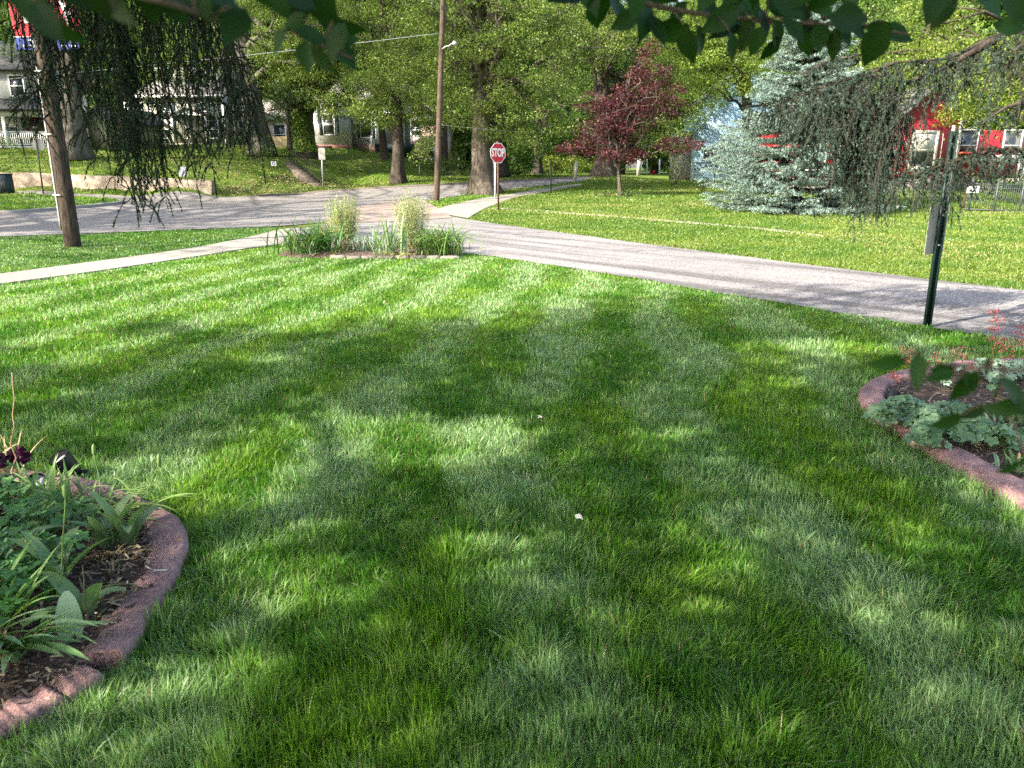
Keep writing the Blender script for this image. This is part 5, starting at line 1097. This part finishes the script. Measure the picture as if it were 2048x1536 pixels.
# --- left bed
def tulip(lab, u, v, n, az0, L=(.2, .32), w=(.05, .072), name='tulip_plant'):
    root, p = plant(name, lab, u, v, 'plant', 'broad leaved bulb plants in the left bed'); b = MB()
    for k in range(n):
        a = az0+k*6.28/n+rng.normal(0, .3); strap(b, p+rng.normal(0, .012, 3)*[1, 1, 0], a, rng.uniform(*L), rng.uniform(*w), rng.uniform(.5, 1.9), np.array(BG)*(1-.5*rng.random())+np.array(BG2)*.35, .2, 12, .1, rng.uniform(.1, .5), rng.normal(0, .35))
    child(b, 'leaves', M['bedleaf'], root, True); return root
tulip('blue green broad leaved tulip plant by the inner corner of the curved edging', 262, 1112, 6, .4); tulip('blue green broad leaved tulip plant left of the corner tulip', 222, 1116, 5, 1.2, (.22, .34))
tulip('broad arching leaves rising in the middle of the left bed', 120, 1215, 5, .2, (.26, .4)); tulip('broad arching leaves over the middle of the mulch, left bed', 172, 1262, 4, 2.2, (.16, .3)); tulip('broad leaves at the very left edge of the bed', -10, 1180, 6, .7, (.25, .4))
root, p = plant('tulip_leaf', 'single broad pale green leaf standing by the inner side of the edging', 150, 1310, 'leaf'); b = MB(); strap(b, p, 1.9, .19, .085, .35, (.27, .38, .24), .06, 10, .55, .05, .1); child(b, 'leaves', M['bedleaf'], root, True)
clump('daffodil_clump', 'long green strap leaves flopping over the bottom left edging', 5, 1330, 38, (.30, .52), (.020, .032), ((.12,.24,.07), (.24,.36,.18)), (.5, 1.1), spread=.05, azr=(-1.8, .25), start=(.65, 1.15), twist=.4)
clump('daffodil_clump', 'green strap leaves rising out of the far left of the bed', 15, 1295, 8, (.25, .42), (.016, .024), ((.14,.26,.06), (.24,.36,.12)), (.3, 1.0), spread=.04, azr=(-.2, 1.5), start=(.2, .7))
clump('onion_clump', 'bright blue green narrow leaf clump before the left spotlight', 100, 1045, 40, (.18, .32), (.010, .017), ((.14,.26,.08), (.3,.42,.16)), (.3, 1.4), spread=.05, start=(.05, .6))
clump('onion_clump', 'flattened narrow green leaves lying over the back of the curved edging', 185, 1058, 80, (.22, .40), (.009, .015), ((.12,.2,.05), (.24,.33,.1)), (.9, 1.5), spread=.12, azr=(-.5, 3.6), start=(.7, 1.3))
clump('dry_leaf_clump', 'dry straw coloured leaves at the foot of the corner tulip', 230, 1135, 50, (.08, .2), (.004, .009), ((.34,.22,.12), (.45,.34,.2)), (.8, 1.6), spread=.06, start=(.9, 1.5))
clump('dry_leaf_clump', 'yellowed thin leaves lying across the mulch towards the edging', 250, 1210, 26, (.15, .34), (.005, .009), ((.22,.24,.08), (.38,.34,.14)), (.6, 1.0), spread=.09, start=(1.2, 1.5))
clump('dry_leaf_clump', 'withered tan stalks among the purple flowers', 20, 975, 16, (.14, .3), (.008, .014), ((.42,.30,.2), (.33,.22,.14)), (.2, 1.2), spread=.06)
def columbine(lab, u, v, rx, ry, n, hh=(.06, .2)):
    root, p = plant('columbine_plant', lab, u, v, 'plant', 'columbine plants in the left bed'); b = MB(); st = MB()
    for k in range(n):
        c = p+np.array([rng.normal(0, rx), rng.normal(0, ry), rng.uniform(*hh)]); col = np.array([.035, .11, .022])*(1-.0)+np.array([.05, .1, .03])*rng.random(); 
        if rng.random() < .35: st.tube(curve_pts([p[0]+(c[0]-p[0])*.3, p[1]+(c[1]-p[1])*.3, .04], c, 5), .0015, 3, cap=False)
        for j in range(3):
            a = j*2.1+rng.uniform(0, 1); disc_leaf(b, c+np.array([math.cos(a), math.sin(a), rng.normal(0, .2)])*.024, [rng.normal(0, .35), rng.normal(-.1, .35), 1], rng.uniform(.017, .027), col, 3, .15, .3)
    child(st, 'stem', M['stemg'], root); child(b, 'leaves', M['bedleaf'], root); return root
M['stemg'] = plain('green_stem', (.12, .2, .05), .6, .2, 20, 0)
columbine('dense dark green lobed columbine foliage at the left edge of the bed', 30, 1190, .13, .10, 150); columbine('dark green columbine foliage behind the middle tulip leaves', 60, 1105, .12, .08, 90, (.05, .2)); columbine('low lobed leaves near the dry stalks', 10, 1060, .1, .08, 60, (.05, .2)); columbine('shaded columbine leaves over the strap leaves', -30, 1270, .12, .08, 90)
for i, (u, v, z, lab) in enumerate([(10, 1000, .17, 'dark purple ruffled flower at the left edge, topmost'), (52, 990, .16, 'dark purple flower beside the dry stalk'), (30, 1040, .12, 'dark purple flower lowest of the three by the dry stalk'), (15, 1110, .14, 'dark purple flower low at the left edge among green leaves'), (70, 1130, .06, 'small dark maroon flower on the mulch')]):
    root, p = plant('purple_flower', lab, u, v, 'flower', 'dark purple flowers in the left bed'); st = MB(); st.tube(curve_pts(p, p+[0, 0, z], 5), .002, 4); child(st, 'stem', M['stemg'], root); b = MB()
    for k in range(70): disc_leaf(b, p+[0, 0, z]+unit(1)[0]*rng.uniform(.01, .05), unit(1)[0]+[0, 0, .4], rng.uniform(.014, .026), np.array([.055, .006, .035])*rng.uniform(.6, 1.4), 3, .3, .2)
    child(b, 'petals', M['bedleaf'], root)
def stalk(lab, u, v, u1, v1, col, head=None, name='dry_stalk'):
    root, p = plant(name, lab, u, v, 'stalk'); q = at(u1, v1, p[1]+.02); b = MB(); P = curve_pts(p, q, 10, 0, .03); b.tube(P, np.linspace(.0042, .002, 10), 5)
    if head: b.tube(np.array([q-[0, 0, .02], q, q+[.003, 0, .03], q+[.004, 0, .045]]), [.002, .009, .009, .002], 6)
    child(b, 'stem', col, root); return P
stalk('tall thin tan dried stalk at the left edge rising over the lawn', 28, 1010, 24, 745, M['twig2'] if 'twig2' in M else plain('tan_stem', (.42, .27, .14), .8, .2, 20, 0))
for u, v, u1, v1, lab in ((212, 1040, 188, 905, 'left of two slim green seed stalks beyond the spotlight'), (275, 1050, 318, 925, 'right of two slim green seed stalks beyond the spotlight'), (122, 1260, 131, 990, 'slim pale green stalk in the middle of the left bed')): stalk(lab, u, v, u1, v1, M['stemg'], True, 'seed_stalk')
stalk('thin dark stem by the yellowed leaves', 182, 1290, 165, 1130, M['twig'])
def spot(lab, u, v, u_t, v_t, r, L, aim, z=.05):
    root, p = plant('garden_spotlight', lab, u, v, 'garden light', 'black garden spotlights in the beds'); Y = p[1]; c = at(u_t, v_t, Y); d = np.array(aim, float); d /= np.linalg.norm(d); b = MB()
    t = np.linspace(0, 1, 8); rr = r*np.array([.55, .78, .86, .9, .94, .97, 1.0, 1.0]); b.tube(c+d*(t-.5)[:, None]*L, rr, 20, cap=False); b.tube(c+d*(np.array([-.5, -.56])[:, None])*L, [r*.55, r*.3], 16)
    child(b, 'housing', M['blackplastic'], root, True); b = MB(); b.tube(np.array([c+d*L*.30, c+d*L*.32]), r*.9, 20); child(b, 'lens', M['lens'], root)
    b = MB(); e = c+d*L*.5; b.tube(np.array([e-d*.004, e+d*.006]), [r*1.0, r*1.03], 20, cap=False); child(b, 'rim', M['blackplastic'], root)
    b = MB(); k = c-d*L*.2-[0, 0, r*.9]; b.tube(np.array([p-[0, 0, .06], k]), .008, 8); b.tube(np.array([k-[.018, 0, 0], k+[.02, 0, 0]]), .014, 10); child(b, 'stake', M['blackplastic'], root)
    b = MB(); q = c-d*L*.32+np.array([r*.9, 0, 0]); b.tube(np.array([q, q+[.022, 0, .004]]), .011, 10); child(b, 'knob', M['blackplastic'], root)
m, nt, bs, out = newmat('lens'); bs.inputs['Base Color'].default_value = (.75, .77, .8, 1); bs.inputs['Roughness'].default_value = .15; M['lens'] = m
spot('black garden spotlight aimed up left at the far end of the left bed', 138, 962, 136, 932, .056, .14, (-.35, -.35, .85)); spot('small black spotlight on the mulch at the tip of the right bed', 1785, 812, 1782, 795, .036, .10, (.4, .2, .6))
spot('black fallen spotlight half hidden behind the purple flowers', 78, 990, 78, 968, .045, .10, (.2, -.5, .4))
# twig and leaf on the edging
p = hit(318, 1180); b = MB(); b.tube(np.array([p+[a, c, .09] for a, c in ((-.06, .035), (-.04, .02), (-.02, .005), (.0, -.002), (.02, .0), (.045, .004))]), .0035, 6); tag(b.build('twig', M['oldwhite'], smooth=True), 'pale curved twig lying on the long left edging', 'twig')
p = hit(362, 1118); b = MB(); disc_leaf(b, p+[0, 0, .088], [.1, -.2, 1], .015, (.42, .22, .12), 3, .3, .3); tag(b.build('fallen_leaf', M['chip']), 'curled orange brown fallen leaf on the left edging top', 'fallen leaf')
p = hit(1157, 1060); b = MB(); V = [(-.012,-.004,.0),(-.016,.014,.008),(-.004,.010,.014),(.002,.022,.012),(.012,.004,.010),(.016,-.016,.0),(.002,-.010,.006)]; V = np.array(V)*1.15+p+[0, 0, .062]; b.add(np.vstack([V, V-[0, 0, .0015]]), [list(range(7))]); b.add(np.vstack([V, V-[0, 0, .0015]]), [list(range(7, 14))[::-1]]); tag(b.build('fallen_petal', plain('petal', (.72, .66, .52), .7, .1, 40, 0)), 'small cream torn petal lying on the lawn in the centre', 'fallen petal')
p = hit(1079, 850); b = MB(); disc_leaf(b, p+[0, 0, .06], [.2, -.6, 1], .016, (.5, .42, .36), 4, .3, .3); tag(b.build('fallen_petal', M['chip']), 'tiny pale fleck of a leaf lying on the lawn above the torn petal', 'fallen petal')
# --- right bed
def heuchera(lab, u, v, rx, ry, n, cols, r=(.028, .045), hh=(.05, .14), name='coral_bells'):
    root, p = plant(name, lab, u, v, 'plant', 'coral bells in the right bed'); b = MB(); st = MB()
    for k in range(n):
        a = rng.uniform(0, 6.28); q = math.sqrt(rng.random()); c = p+np.array([rx*q*math.cos(a), ry*q*math.sin(a), hh[1]-(hh[1]-hh[0])*q**2+rng.normal(0, .012)]); t = rng.random()
        disc_leaf(b, c, [math.cos(a)*q*.7+rng.normal(0, .22), math.sin(a)*q*.5-.25+rng.normal(0, .2), 1], rng.uniform(*r), (np.array(cols[0])*(1-t)+np.array(cols[1])*t)*rng.uniform(.8, 1.2), 5, .22, .2)
        if k % 2: st.tube(curve_pts(p+[0, 0, -.02]+(c-p)*[.25, .25, .0], c, 5), .0018, 3, cap=False)
    child(st, 'stem', M['stemg'], root); child(b, 'leaves', M['bedleaf'], root)
HC = ((.07, .145, .06), (.18, .28, .15)); HL = ((.2, .3, .2), (.36, .46, .33))
for u, v, rx, ry, n, lab in ((1800, 852, .17, .12, 60, 'grey green coral bells right behind the tip spotlight'), (1765, 870, .12, .09, 34, 'grey green coral bells spilling onto the left of the edging'), (1860, 880, .16, .12, 60, 'grey green coral bells in the middle of the front row'), (1860, 910, .14, .10, 36, 'lower coral bells leaves overlapping the edging'), (1935, 895, .17, .13, 70, 'broad grey green coral bells under the hanging leaf'), (1985, 915, .15, .12, 50, 'coral bells by the narrow leaved plant at the right edge'), (1900, 862, .15, .12, 40, 'coral bells in the second row')):
    heuchera(lab, u, v, rx, ry, n, HC)
heuchera('pale silvery coral bells at the back of the right bed', 1975, 770, .22, .2, 60, HL); heuchera('pale silvery coral bells at the right edge, back of the bed', 2040, 772, .2, .2, 60, HL); heuchera('small silvery seedling alone on the mulch', 1880, 790, .05, .04, 9, HL, (.02, .03)); heuchera('lone small leaf rosette at the bed centre', 1985, 805, .06, .05, 12, HC, (.02, .035))
heuchera('single pair of leaves on the mulch before the front row', 1918, 915, .05, .04, 5, HC)
clump('sedum_plant', 'narrow leaved grey green upright plant at the right edge', 2040, 900, 60, (.08, .18), (.018, .026), ((.09,.18,.08), (.2,.3,.17)), (.3, 1.4), spread=.09); clump('sedum_plant', 'narrow leaved plant behind the first at the right edge', 2045, 862, 46, (.08, .16), (.016, .022), ((.09,.2,.07), (.2,.32,.14)), (.3, 1.2), spread=.08); clump('sedum_plant', 'leafy tuft below the edging bend at the right edge', 2046, 960, 30, (.08, .14), (.02, .028), ((.09,.18,.08), (.2,.3,.17)), (.3, 1.4), spread=.06)
M['stemr'] = plain('red_stem', (.25, .09, .06), .7, .2, 20, 0)
for i, (u, v, ut, vt, n, spr, lab) in enumerate([(1800, 812, 1782, 735, 26, .05, 'coral flower spray left of the hanging leaf'), (1830, 800, 1812, 690, 26, .05, 'coral flower spray above the left end of the hanging leaf'), (1985, 775, 1988, 610, 60, .06, 'tallest coral flower spray, standing before the side street'), (2010, 778, 2008, 670, 40, .06, 'coral flower spray next to the tallest one'), (1935, 775, 1912, 690, 26, .06, 'pale coral flower spray in the middle back of the bed'), (1960, 780, 1935, 725, 22, .05, 'low coral flower spray over the silvery leaves'), (2044, 775, 2040, 640, 34, .05, 'thin coral flower spray at the right edge'), (1765, 862, 1745, 832, 16, .03, 'short coral flower tuft on the left edging'), (1890, 770, 1868, 705, 16, .05, 'sparse coral flower spray above the bed centre')]):
    root, p = plant('coral_flower', lab, u, v, 'flower', 'coral flower sprays of the right bed'); st = MB(); b = MB(); Y = p[1]; q = at(ut, vt, Y); P = curve_pts(p, q, 10, 0, .04); st.tube(P, np.linspace(.0022, .001, 10), 4, cap=False); Lh = q[2]-p[2]
    for k in range(int(n*1.5)):
        t = rng.uniform(.62, 1.0); j = P[min(9, int(t*9))]; e = j+np.array([rng.normal(0, spr*.6), rng.normal(0, spr*.5), rng.uniform(-.01, .03)]); st.tube(np.array([j, e]), .0006, 3, cap=False); 
        for _ in range(3): leaf_quads(b, (e+rng.normal(0, .005, 3))[None], .013, .009, unit(1), np.array([[.62, .16, .17]])*rng.uniform(.7, 1.35))
    child(st, 'stem', M['stemr'], root); child(b, 'blossoms', M['bedleaf'], root)
p = hit(1790, 775); q = hit(1900, 800); b = MB(); b.tube(curve_pts(p+[0, 0, .09], q+[0, 0, .07], 8), np.linspace(.006, .003, 8), 6); tag(b.build('twig', M['twig']), 'dark thin twig lying across the back of the right bed', 'twig')
# ================================================================ shade giving broadleaf tree over the camera with twigs hanging into view
TB = np.array([-2.6, -3.6, 0]); root = empty('viburnum_tree', TB, 'broad leaved tree with dark twigs hanging into the top of the view, its unseen crown shaped for the lawn shade', 'tree')
def vleaf(b, c, tip, nrm, L, w, col, fold=.18, curl=.15):
    c = np.asarray(c, float); t = np.asarray(tip, float); t /= np.linalg.norm(t); nrm = np.asarray(nrm, float); nrm = nrm-t*(nrm@t); nrm /= np.linalg.norm(nrm); s = np.cross(nrm, t); n = 9; u = np.linspace(0, 1, n)
    ww = w*.5*np.array([0.02, .55, .86, 1.0, .98, .84, .58, .26, .0]); C = c+t*(L*u)[:, None]-nrm*(curl*L*u**2)[:, None]; sw = .03*L*np.sin(u*9)
    G = np.stack([C-s*ww[:, None]+nrm*(fold*ww+sw*.3)[:, None], C-s*(ww*.5)[:, None]+nrm*(fold*ww*.4)[:, None], C, C+s*(ww*.5)[:, None]+nrm*(fold*ww*.4)[:, None], C+s*ww[:, None]+nrm*(fold*ww-sw*.3)[:, None]], 1); b.grid(G, np.array(col))
def hanging(lab, pts, leaves, Y, L, col, twig_from, w=.55, r=.004):
    """twig through pts (u,v,Y) and leaves (u,v,angle in the picture, scale)"""
    tw = MB(); P = [at(*p) for p in pts]; P = resample(np.array(P), 16); tw.tube(P, np.linspace(r, r*.4, 16), 6); lb = MB()
    for (u, v, a, s) in leaves:
        y = Y*rng.uniform(.93, 1.07); c = at(u, v, y); t = np.array([math.cos(R(a)), rng.normal(0, .35), -math.sin(R(a))]); nr = np.array([rng.normal(0, .5), -1, rng.normal(.3, .5)])
        l = L*s*rng.uniform(.9, 1.1); c = c-t/np.linalg.norm(t)*l*.5; vleaf(lb, c, t, nr, l, l*w*rng.uniform(.9, 1.15), np.array(col)*rng.uniform(.75, 1.25)); j = P[np.argmin(np.linalg.norm(P-c, axis=1))]; tw.tube(np.array([j, (j+c)/2+[0, 0, .004], c]), .0012, 4, cap=False)
    o = child(tw, 'hanging_branch', M['twig'], root, True); l_ = lb.build('leaves', M['fleaf'], o, True, np.array(root.location)); l_.location = (0, 0, 0); tag(o, lab)
M['fleaf'] = leafmat('foreground_leaf', .3, .55, .25, (.9, 1.4, .4)); FC = (.012, .042, .005)
hanging('blurred leafy twig at the top left corner', [(-60,-80,.55), (150,-30,.55), (330,0,.55), (480,60,.6)], [(75,25,60,1),(125,60,40,1),(40,-10,70,1.1),(190,-5,75,1),(235,15,50,1.1),(300,-5,100,1.1),(345,10,60,1),(400,-10,80,1.1),(450,15,70,1.1),(470,50,110,1),(430,-20,20,1.1),(140,-10,20,1.1),(260,-30,0,1.2),(515,-15,60,1),(95,45,60,.9),(355,-25,30,1.2)], .56, .033, FC, None)
hanging('leaf cluster hanging at the upper left of centre', [(610,-120,.9), (600,-10,.9), (572,62,.9), (640,88,.9), (706,118,.9)], [(555,84,140,1),(600,26,100,1.1),(585,45,150,.9),(625,70,10,1),(648,20,60,1.3),(668,50,30,1.2),(700,55,20,1),(612,112,80,1.1),(645,118,60,1.1),(680,95,10,1.2),(690,112,40,1.1),(655,-5,80,1.2),(672,80,120,1),(560,2,60,1.2),(632,-20,60,1.4),(600,-5,20,1.2),(696,78,-10,.9),(665,105,110,.9)], .92, .037, FC, None)
tr_ = [(1130,-8,170,1.2),(1196,22,75,1.15),(1236,18,60,1.1),(1250,42,150,.9),(1290,38,95,1.4),(1318,60,60,1.1),(1352,30,130,1.1),(1340,62,170,1.1),(1376,92,70,1.05),(1402,84,60,1),(1440,40,150,1.2),(1450,62,170,1),(1420,20,40,1.2),(1490,72,110,1),(1480,48,60,1.1),(1512,84,100,.9),(1530,48,70,1),(1560,12,60,1.2),(1500,8,50,1.2),(1580,10,30,1.2),
       (1556,72,60,1),(1590,60,50,.9),(1614,82,70,1),(1632,60,30,.9),(1668,90,95,1.05),(1640,74,100,.9),(1702,36,-2,1.25),(1748,92,100,1.25),(1720,62,20,.9),(1796,66,15,1.15),(1762,58,10,1),(1690,68,60,.9),(1610,20,60,1),(1640,10,30,1.1),(1540,100,120,.8),(1465,95,70,.9)]
hanging('long leafy twig along the top right of the view', [(1100,-60,1.25), (1250,0,1.25), (1400,30,1.25), (1560,45,1.25), (1740,52,1.25), (1820,70,1.25)], tr_, 1.25, .054, (.013,.046,.006), None, r=.005)
hanging('upper row of the same leafy canopy at the top edge', [(1150,-80,1.2), (1500,-30,1.2), (1900,-30,1.2)], [(u, -12+rng.normal(0, 12), rng.uniform(20, 160), rng.uniform(1, 1.4)) for u in np.linspace(1180, 1700, 12)]+[(1868,8,100,1.2),(1885,22,120,1.1),(1980,0,40,1.2),(2030,-5,70,1.3),(2022,52,10,1.0),(2050,20,60,1.2)], 1.2, .054, (.013,.046,.006), None)
hanging('two low twigs with big blurred leaves at the right edge', [(2200,700,.62), (2048,745,.62), (1960,735,.62), (1870,726,.62), (1800,730,.62)], [(1776,727,176,1.0),(1836,744,100,.9),(1880,752,170,.7),(1928,776,110,1.15),(1940,764,30,.8),(1890,742,10,.9),(2000,770,60,1.15),(2035,790,40,1.2),(1975,742,60,.9),(2040,815,10,.9)], .6, .036, (.016,.055,.006), None, w=.42, r=.0016)
hanging('lowest dark twig with drooping leaves at the right edge', [(2200,800,.62), (2048,800,.62), (1970,820,.62), (1880,850,.62)], [(1895,845,165,1.0),(1945,826,160,.9),(2002,850,85,.95),(2025,935,165,1.1),(2000,822,10,.8)], .6, .034, (.014,.05,.006), None, w=.42, r=.0016)
# canopy: leaves placed over the lawn wherever the photograph's lawn lies in leaf shade
def sundir(): return SV
LIT = [(880,930,90,20,1),(760,905,70,18,1),(560,980,70,24,1),(350,1000,80,22,1),(250,1480,120,40,1),(560,1350,90,40,.9),(700,1200,70,30,1),(1440,1160,30,16,1),(1870,1110,60,24,1),(1150,1180,50,14,.7),(1330,870,60,12,.7),(1750,700,60,8,1),(1560,770,50,8,.7),(120,720,120,12,1),(60,800,80,10,.7),(520,720,60,9,.9),(600,810,40,10,.7),(1000,560,1500,52,1),(300,560,420,50,1),(0,640,170,26,.8),(180,690,150,12,.6),(640,655,60,10,.6),(930,890,120,26,1),(1010,858,60,14,.8),(660,868,140,26,.8),(470,955,150,42,1),(300,945,120,26,.8),(380,1015,120,22,.8),(320,1450,150,50,.9),(460,1400,120,40,.6),
       (640,1180,170,50,.6),(560,1120,120,30,.5),(1385,1185,40,22,.9),(1820,1075,70,40,.9),(1790,1240,60,30,.8),(1000,1110,110,14,.5),(1640,692,90,10,.8),(1900,682,60,8,.8),(1660,720,30,8,.6),(230,800,90,16,.7),(250,850,60,12,.7),(420,770,60,12,.6),(200,975,120,20,.9),(780,845,120,14,.6),(2010,640,50,8,.9),(1140,1280,80,30,.25),(1480,1180,50,30,.5),(900,1500,120,60,.5),(2000,1000,60,20,1),(2048,1040,60,20,1),(250,1240,40,60,.4),(90,1380,120,30,.4),(1230,905,120,12,.35),(1640,930,60,14,.5),(1450,1290,60,30,.3),(700,1060,80,14,.4),(1100,650,60,10,.8)]
def shade_keep(T):
    u, v, z = proj(T); m = np.ones(len(T))
    for (a, b_, ru, rv, s) in LIT: m *= 1-min(1, s*1.25)*np.exp(-(((u-a)/ru/1.3)**2+((v-b_)/rv/1.45)**2)**3)
    edge = 652-36*np.exp(-((u-1500)/260)**2)-18*np.exp(-((u-1200)/160)**2)+10*np.sin(u/70)+7*np.sin(u/31+1)+np.where(u < 900, (600-u)*0.02, 0)
    m *= 1/(1+np.exp(-(v-edge)/4.5)); return np.where(z > 0, m, 1)
ncl = int(27000*TQ); Tx = rng.uniform(-5.5, 11.5, ncl); Ty = rng.uniform(.2, 11.5, ncl); T = np.stack([Tx, Ty, 0*Tx], 1); hz = 3.7+rng.random(ncl)*1.6+.16*np.clip(Tx, 0, 20)+.12*Ty; Pc = T+SV*(hz/SV[2])[:, None]
u, v, z = proj(Pc); hidden = (z < .3) | (v < -140) | (u < -160) | (u > 2200)
br = fbm(Tx*1.3, Ty*1.3, 91, 3); keep = hidden & (rng.random(ncl) < shade_keep(T)**2*np.clip(.95+(br-.36)*4, .15, 1.0))
Pc = Pc[keep]; n = len(Pc); k = 7; P = np.repeat(Pc, k, 0)+rng.normal(0, .07, (n*k, 3)); cbm = MB(); nr = unit(n*k)*.6+[0, 0, .9]; nr /= np.linalg.norm(nr, axis=1)[:, None]
leaf_quads(cbm, P, rng.uniform(.08, .13, n*k), .07, nr, palette(n*k, (.03,.085,.012), (.06,.13,.02)))
child(cbm, 'crown', M['leaf'], root); tb = MB(); top = TB+[-.6, .6, 4.2]; Pt = trunk_mesh(tb, TB, top, .26, .18, 1.5)
for _ in range(34):
    e = Pc[rng.integers(n)]; Q = curve_pts(Pt[-rng.integers(1, 5)], e, 10, .1, .1); uu, vv, zz = proj(Q)
    if ((zz > .2) & (vv > -60) & (uu > -60) & (uu < 2100)).any(): continue
    tb.tube(Q, np.linspace(.08, .01, 10), 6)
child(tb, 'trunk', M['bark'], root, True)
# unseen tree left of the view, crown shaped to shade roads, bank and yard
TS = np.array([-27.0, 12.0, 0]); root = empty('unseen_street_tree', TS, 'tall unseen tree left of the view, its crown shaped to streak the road with shade', 'tree'); ncl = int(26000*TQ)
Tx = rng.uniform(-48, 30, ncl); Ty = rng.uniform(14, 78, ncl); hz = rng.uniform(7, 13, ncl)+.16*Ty; T = np.stack([Tx, Ty, 0*Tx], 1); Pc = T+SV*(hz/SV[2])[:, None]; u, v, z = proj(Pc)
sh = fbm(Tx*.35+Ty*.2, Ty*.9, 95, 3); uT, vT, zT = proj(T)
road = np.clip(.25+.7*((vT > 352)&(vT < 476)&(uT < 760)), 0, 1)*np.where((uT > 900)&(vT > 402), .10, 1)*np.where((uT > 1450)|(vT < 345), .3, 1); band = (uT > 950)&(uT < 1290)&(vT > 352)&(vT < 398); road = np.where(band, .9, road); sh = np.where(band, sh+.16, sh)
keep = ((v < -60) | (u < -120)) & (rng.random(ncl) < np.clip((sh-.40)*5, 0, 1)*road); Pc = Pc[keep]; n = len(Pc); k = 12; P = np.repeat(Pc, k, 0)+rng.normal(0, .32, (n*k, 3)); cbm = MB(); nr = unit(n*k)*.6+[0, 0, .9]; nr /= np.linalg.norm(nr, axis=1)[:, None]
leaf_quads(cbm, P, rng.uniform(.2, .34, n*k), .2, nr, palette(n*k, (.04,.10,.012), (.08,.16,.02))); child(cbm, 'crown', M['leaf'], root); tb = MB(); Pt = trunk_mesh(tb, TS, TS+[0, 1, 12], .5, .25, 1.5)
for _ in range(30):
    e = Pc[rng.integers(n)]; Q = curve_pts(Pt[-rng.integers(1, 7)], e, 10, .1, .06); uu, vv, zz = proj(Q)
    if ((zz > .2) & (vv > -40) & (uu > -60) & (uu < 2100)).any(): continue
    tb.tube(Q, np.linspace(.14, .03, 10), 6)
child(tb, 'trunk', M['bark'], root, True)
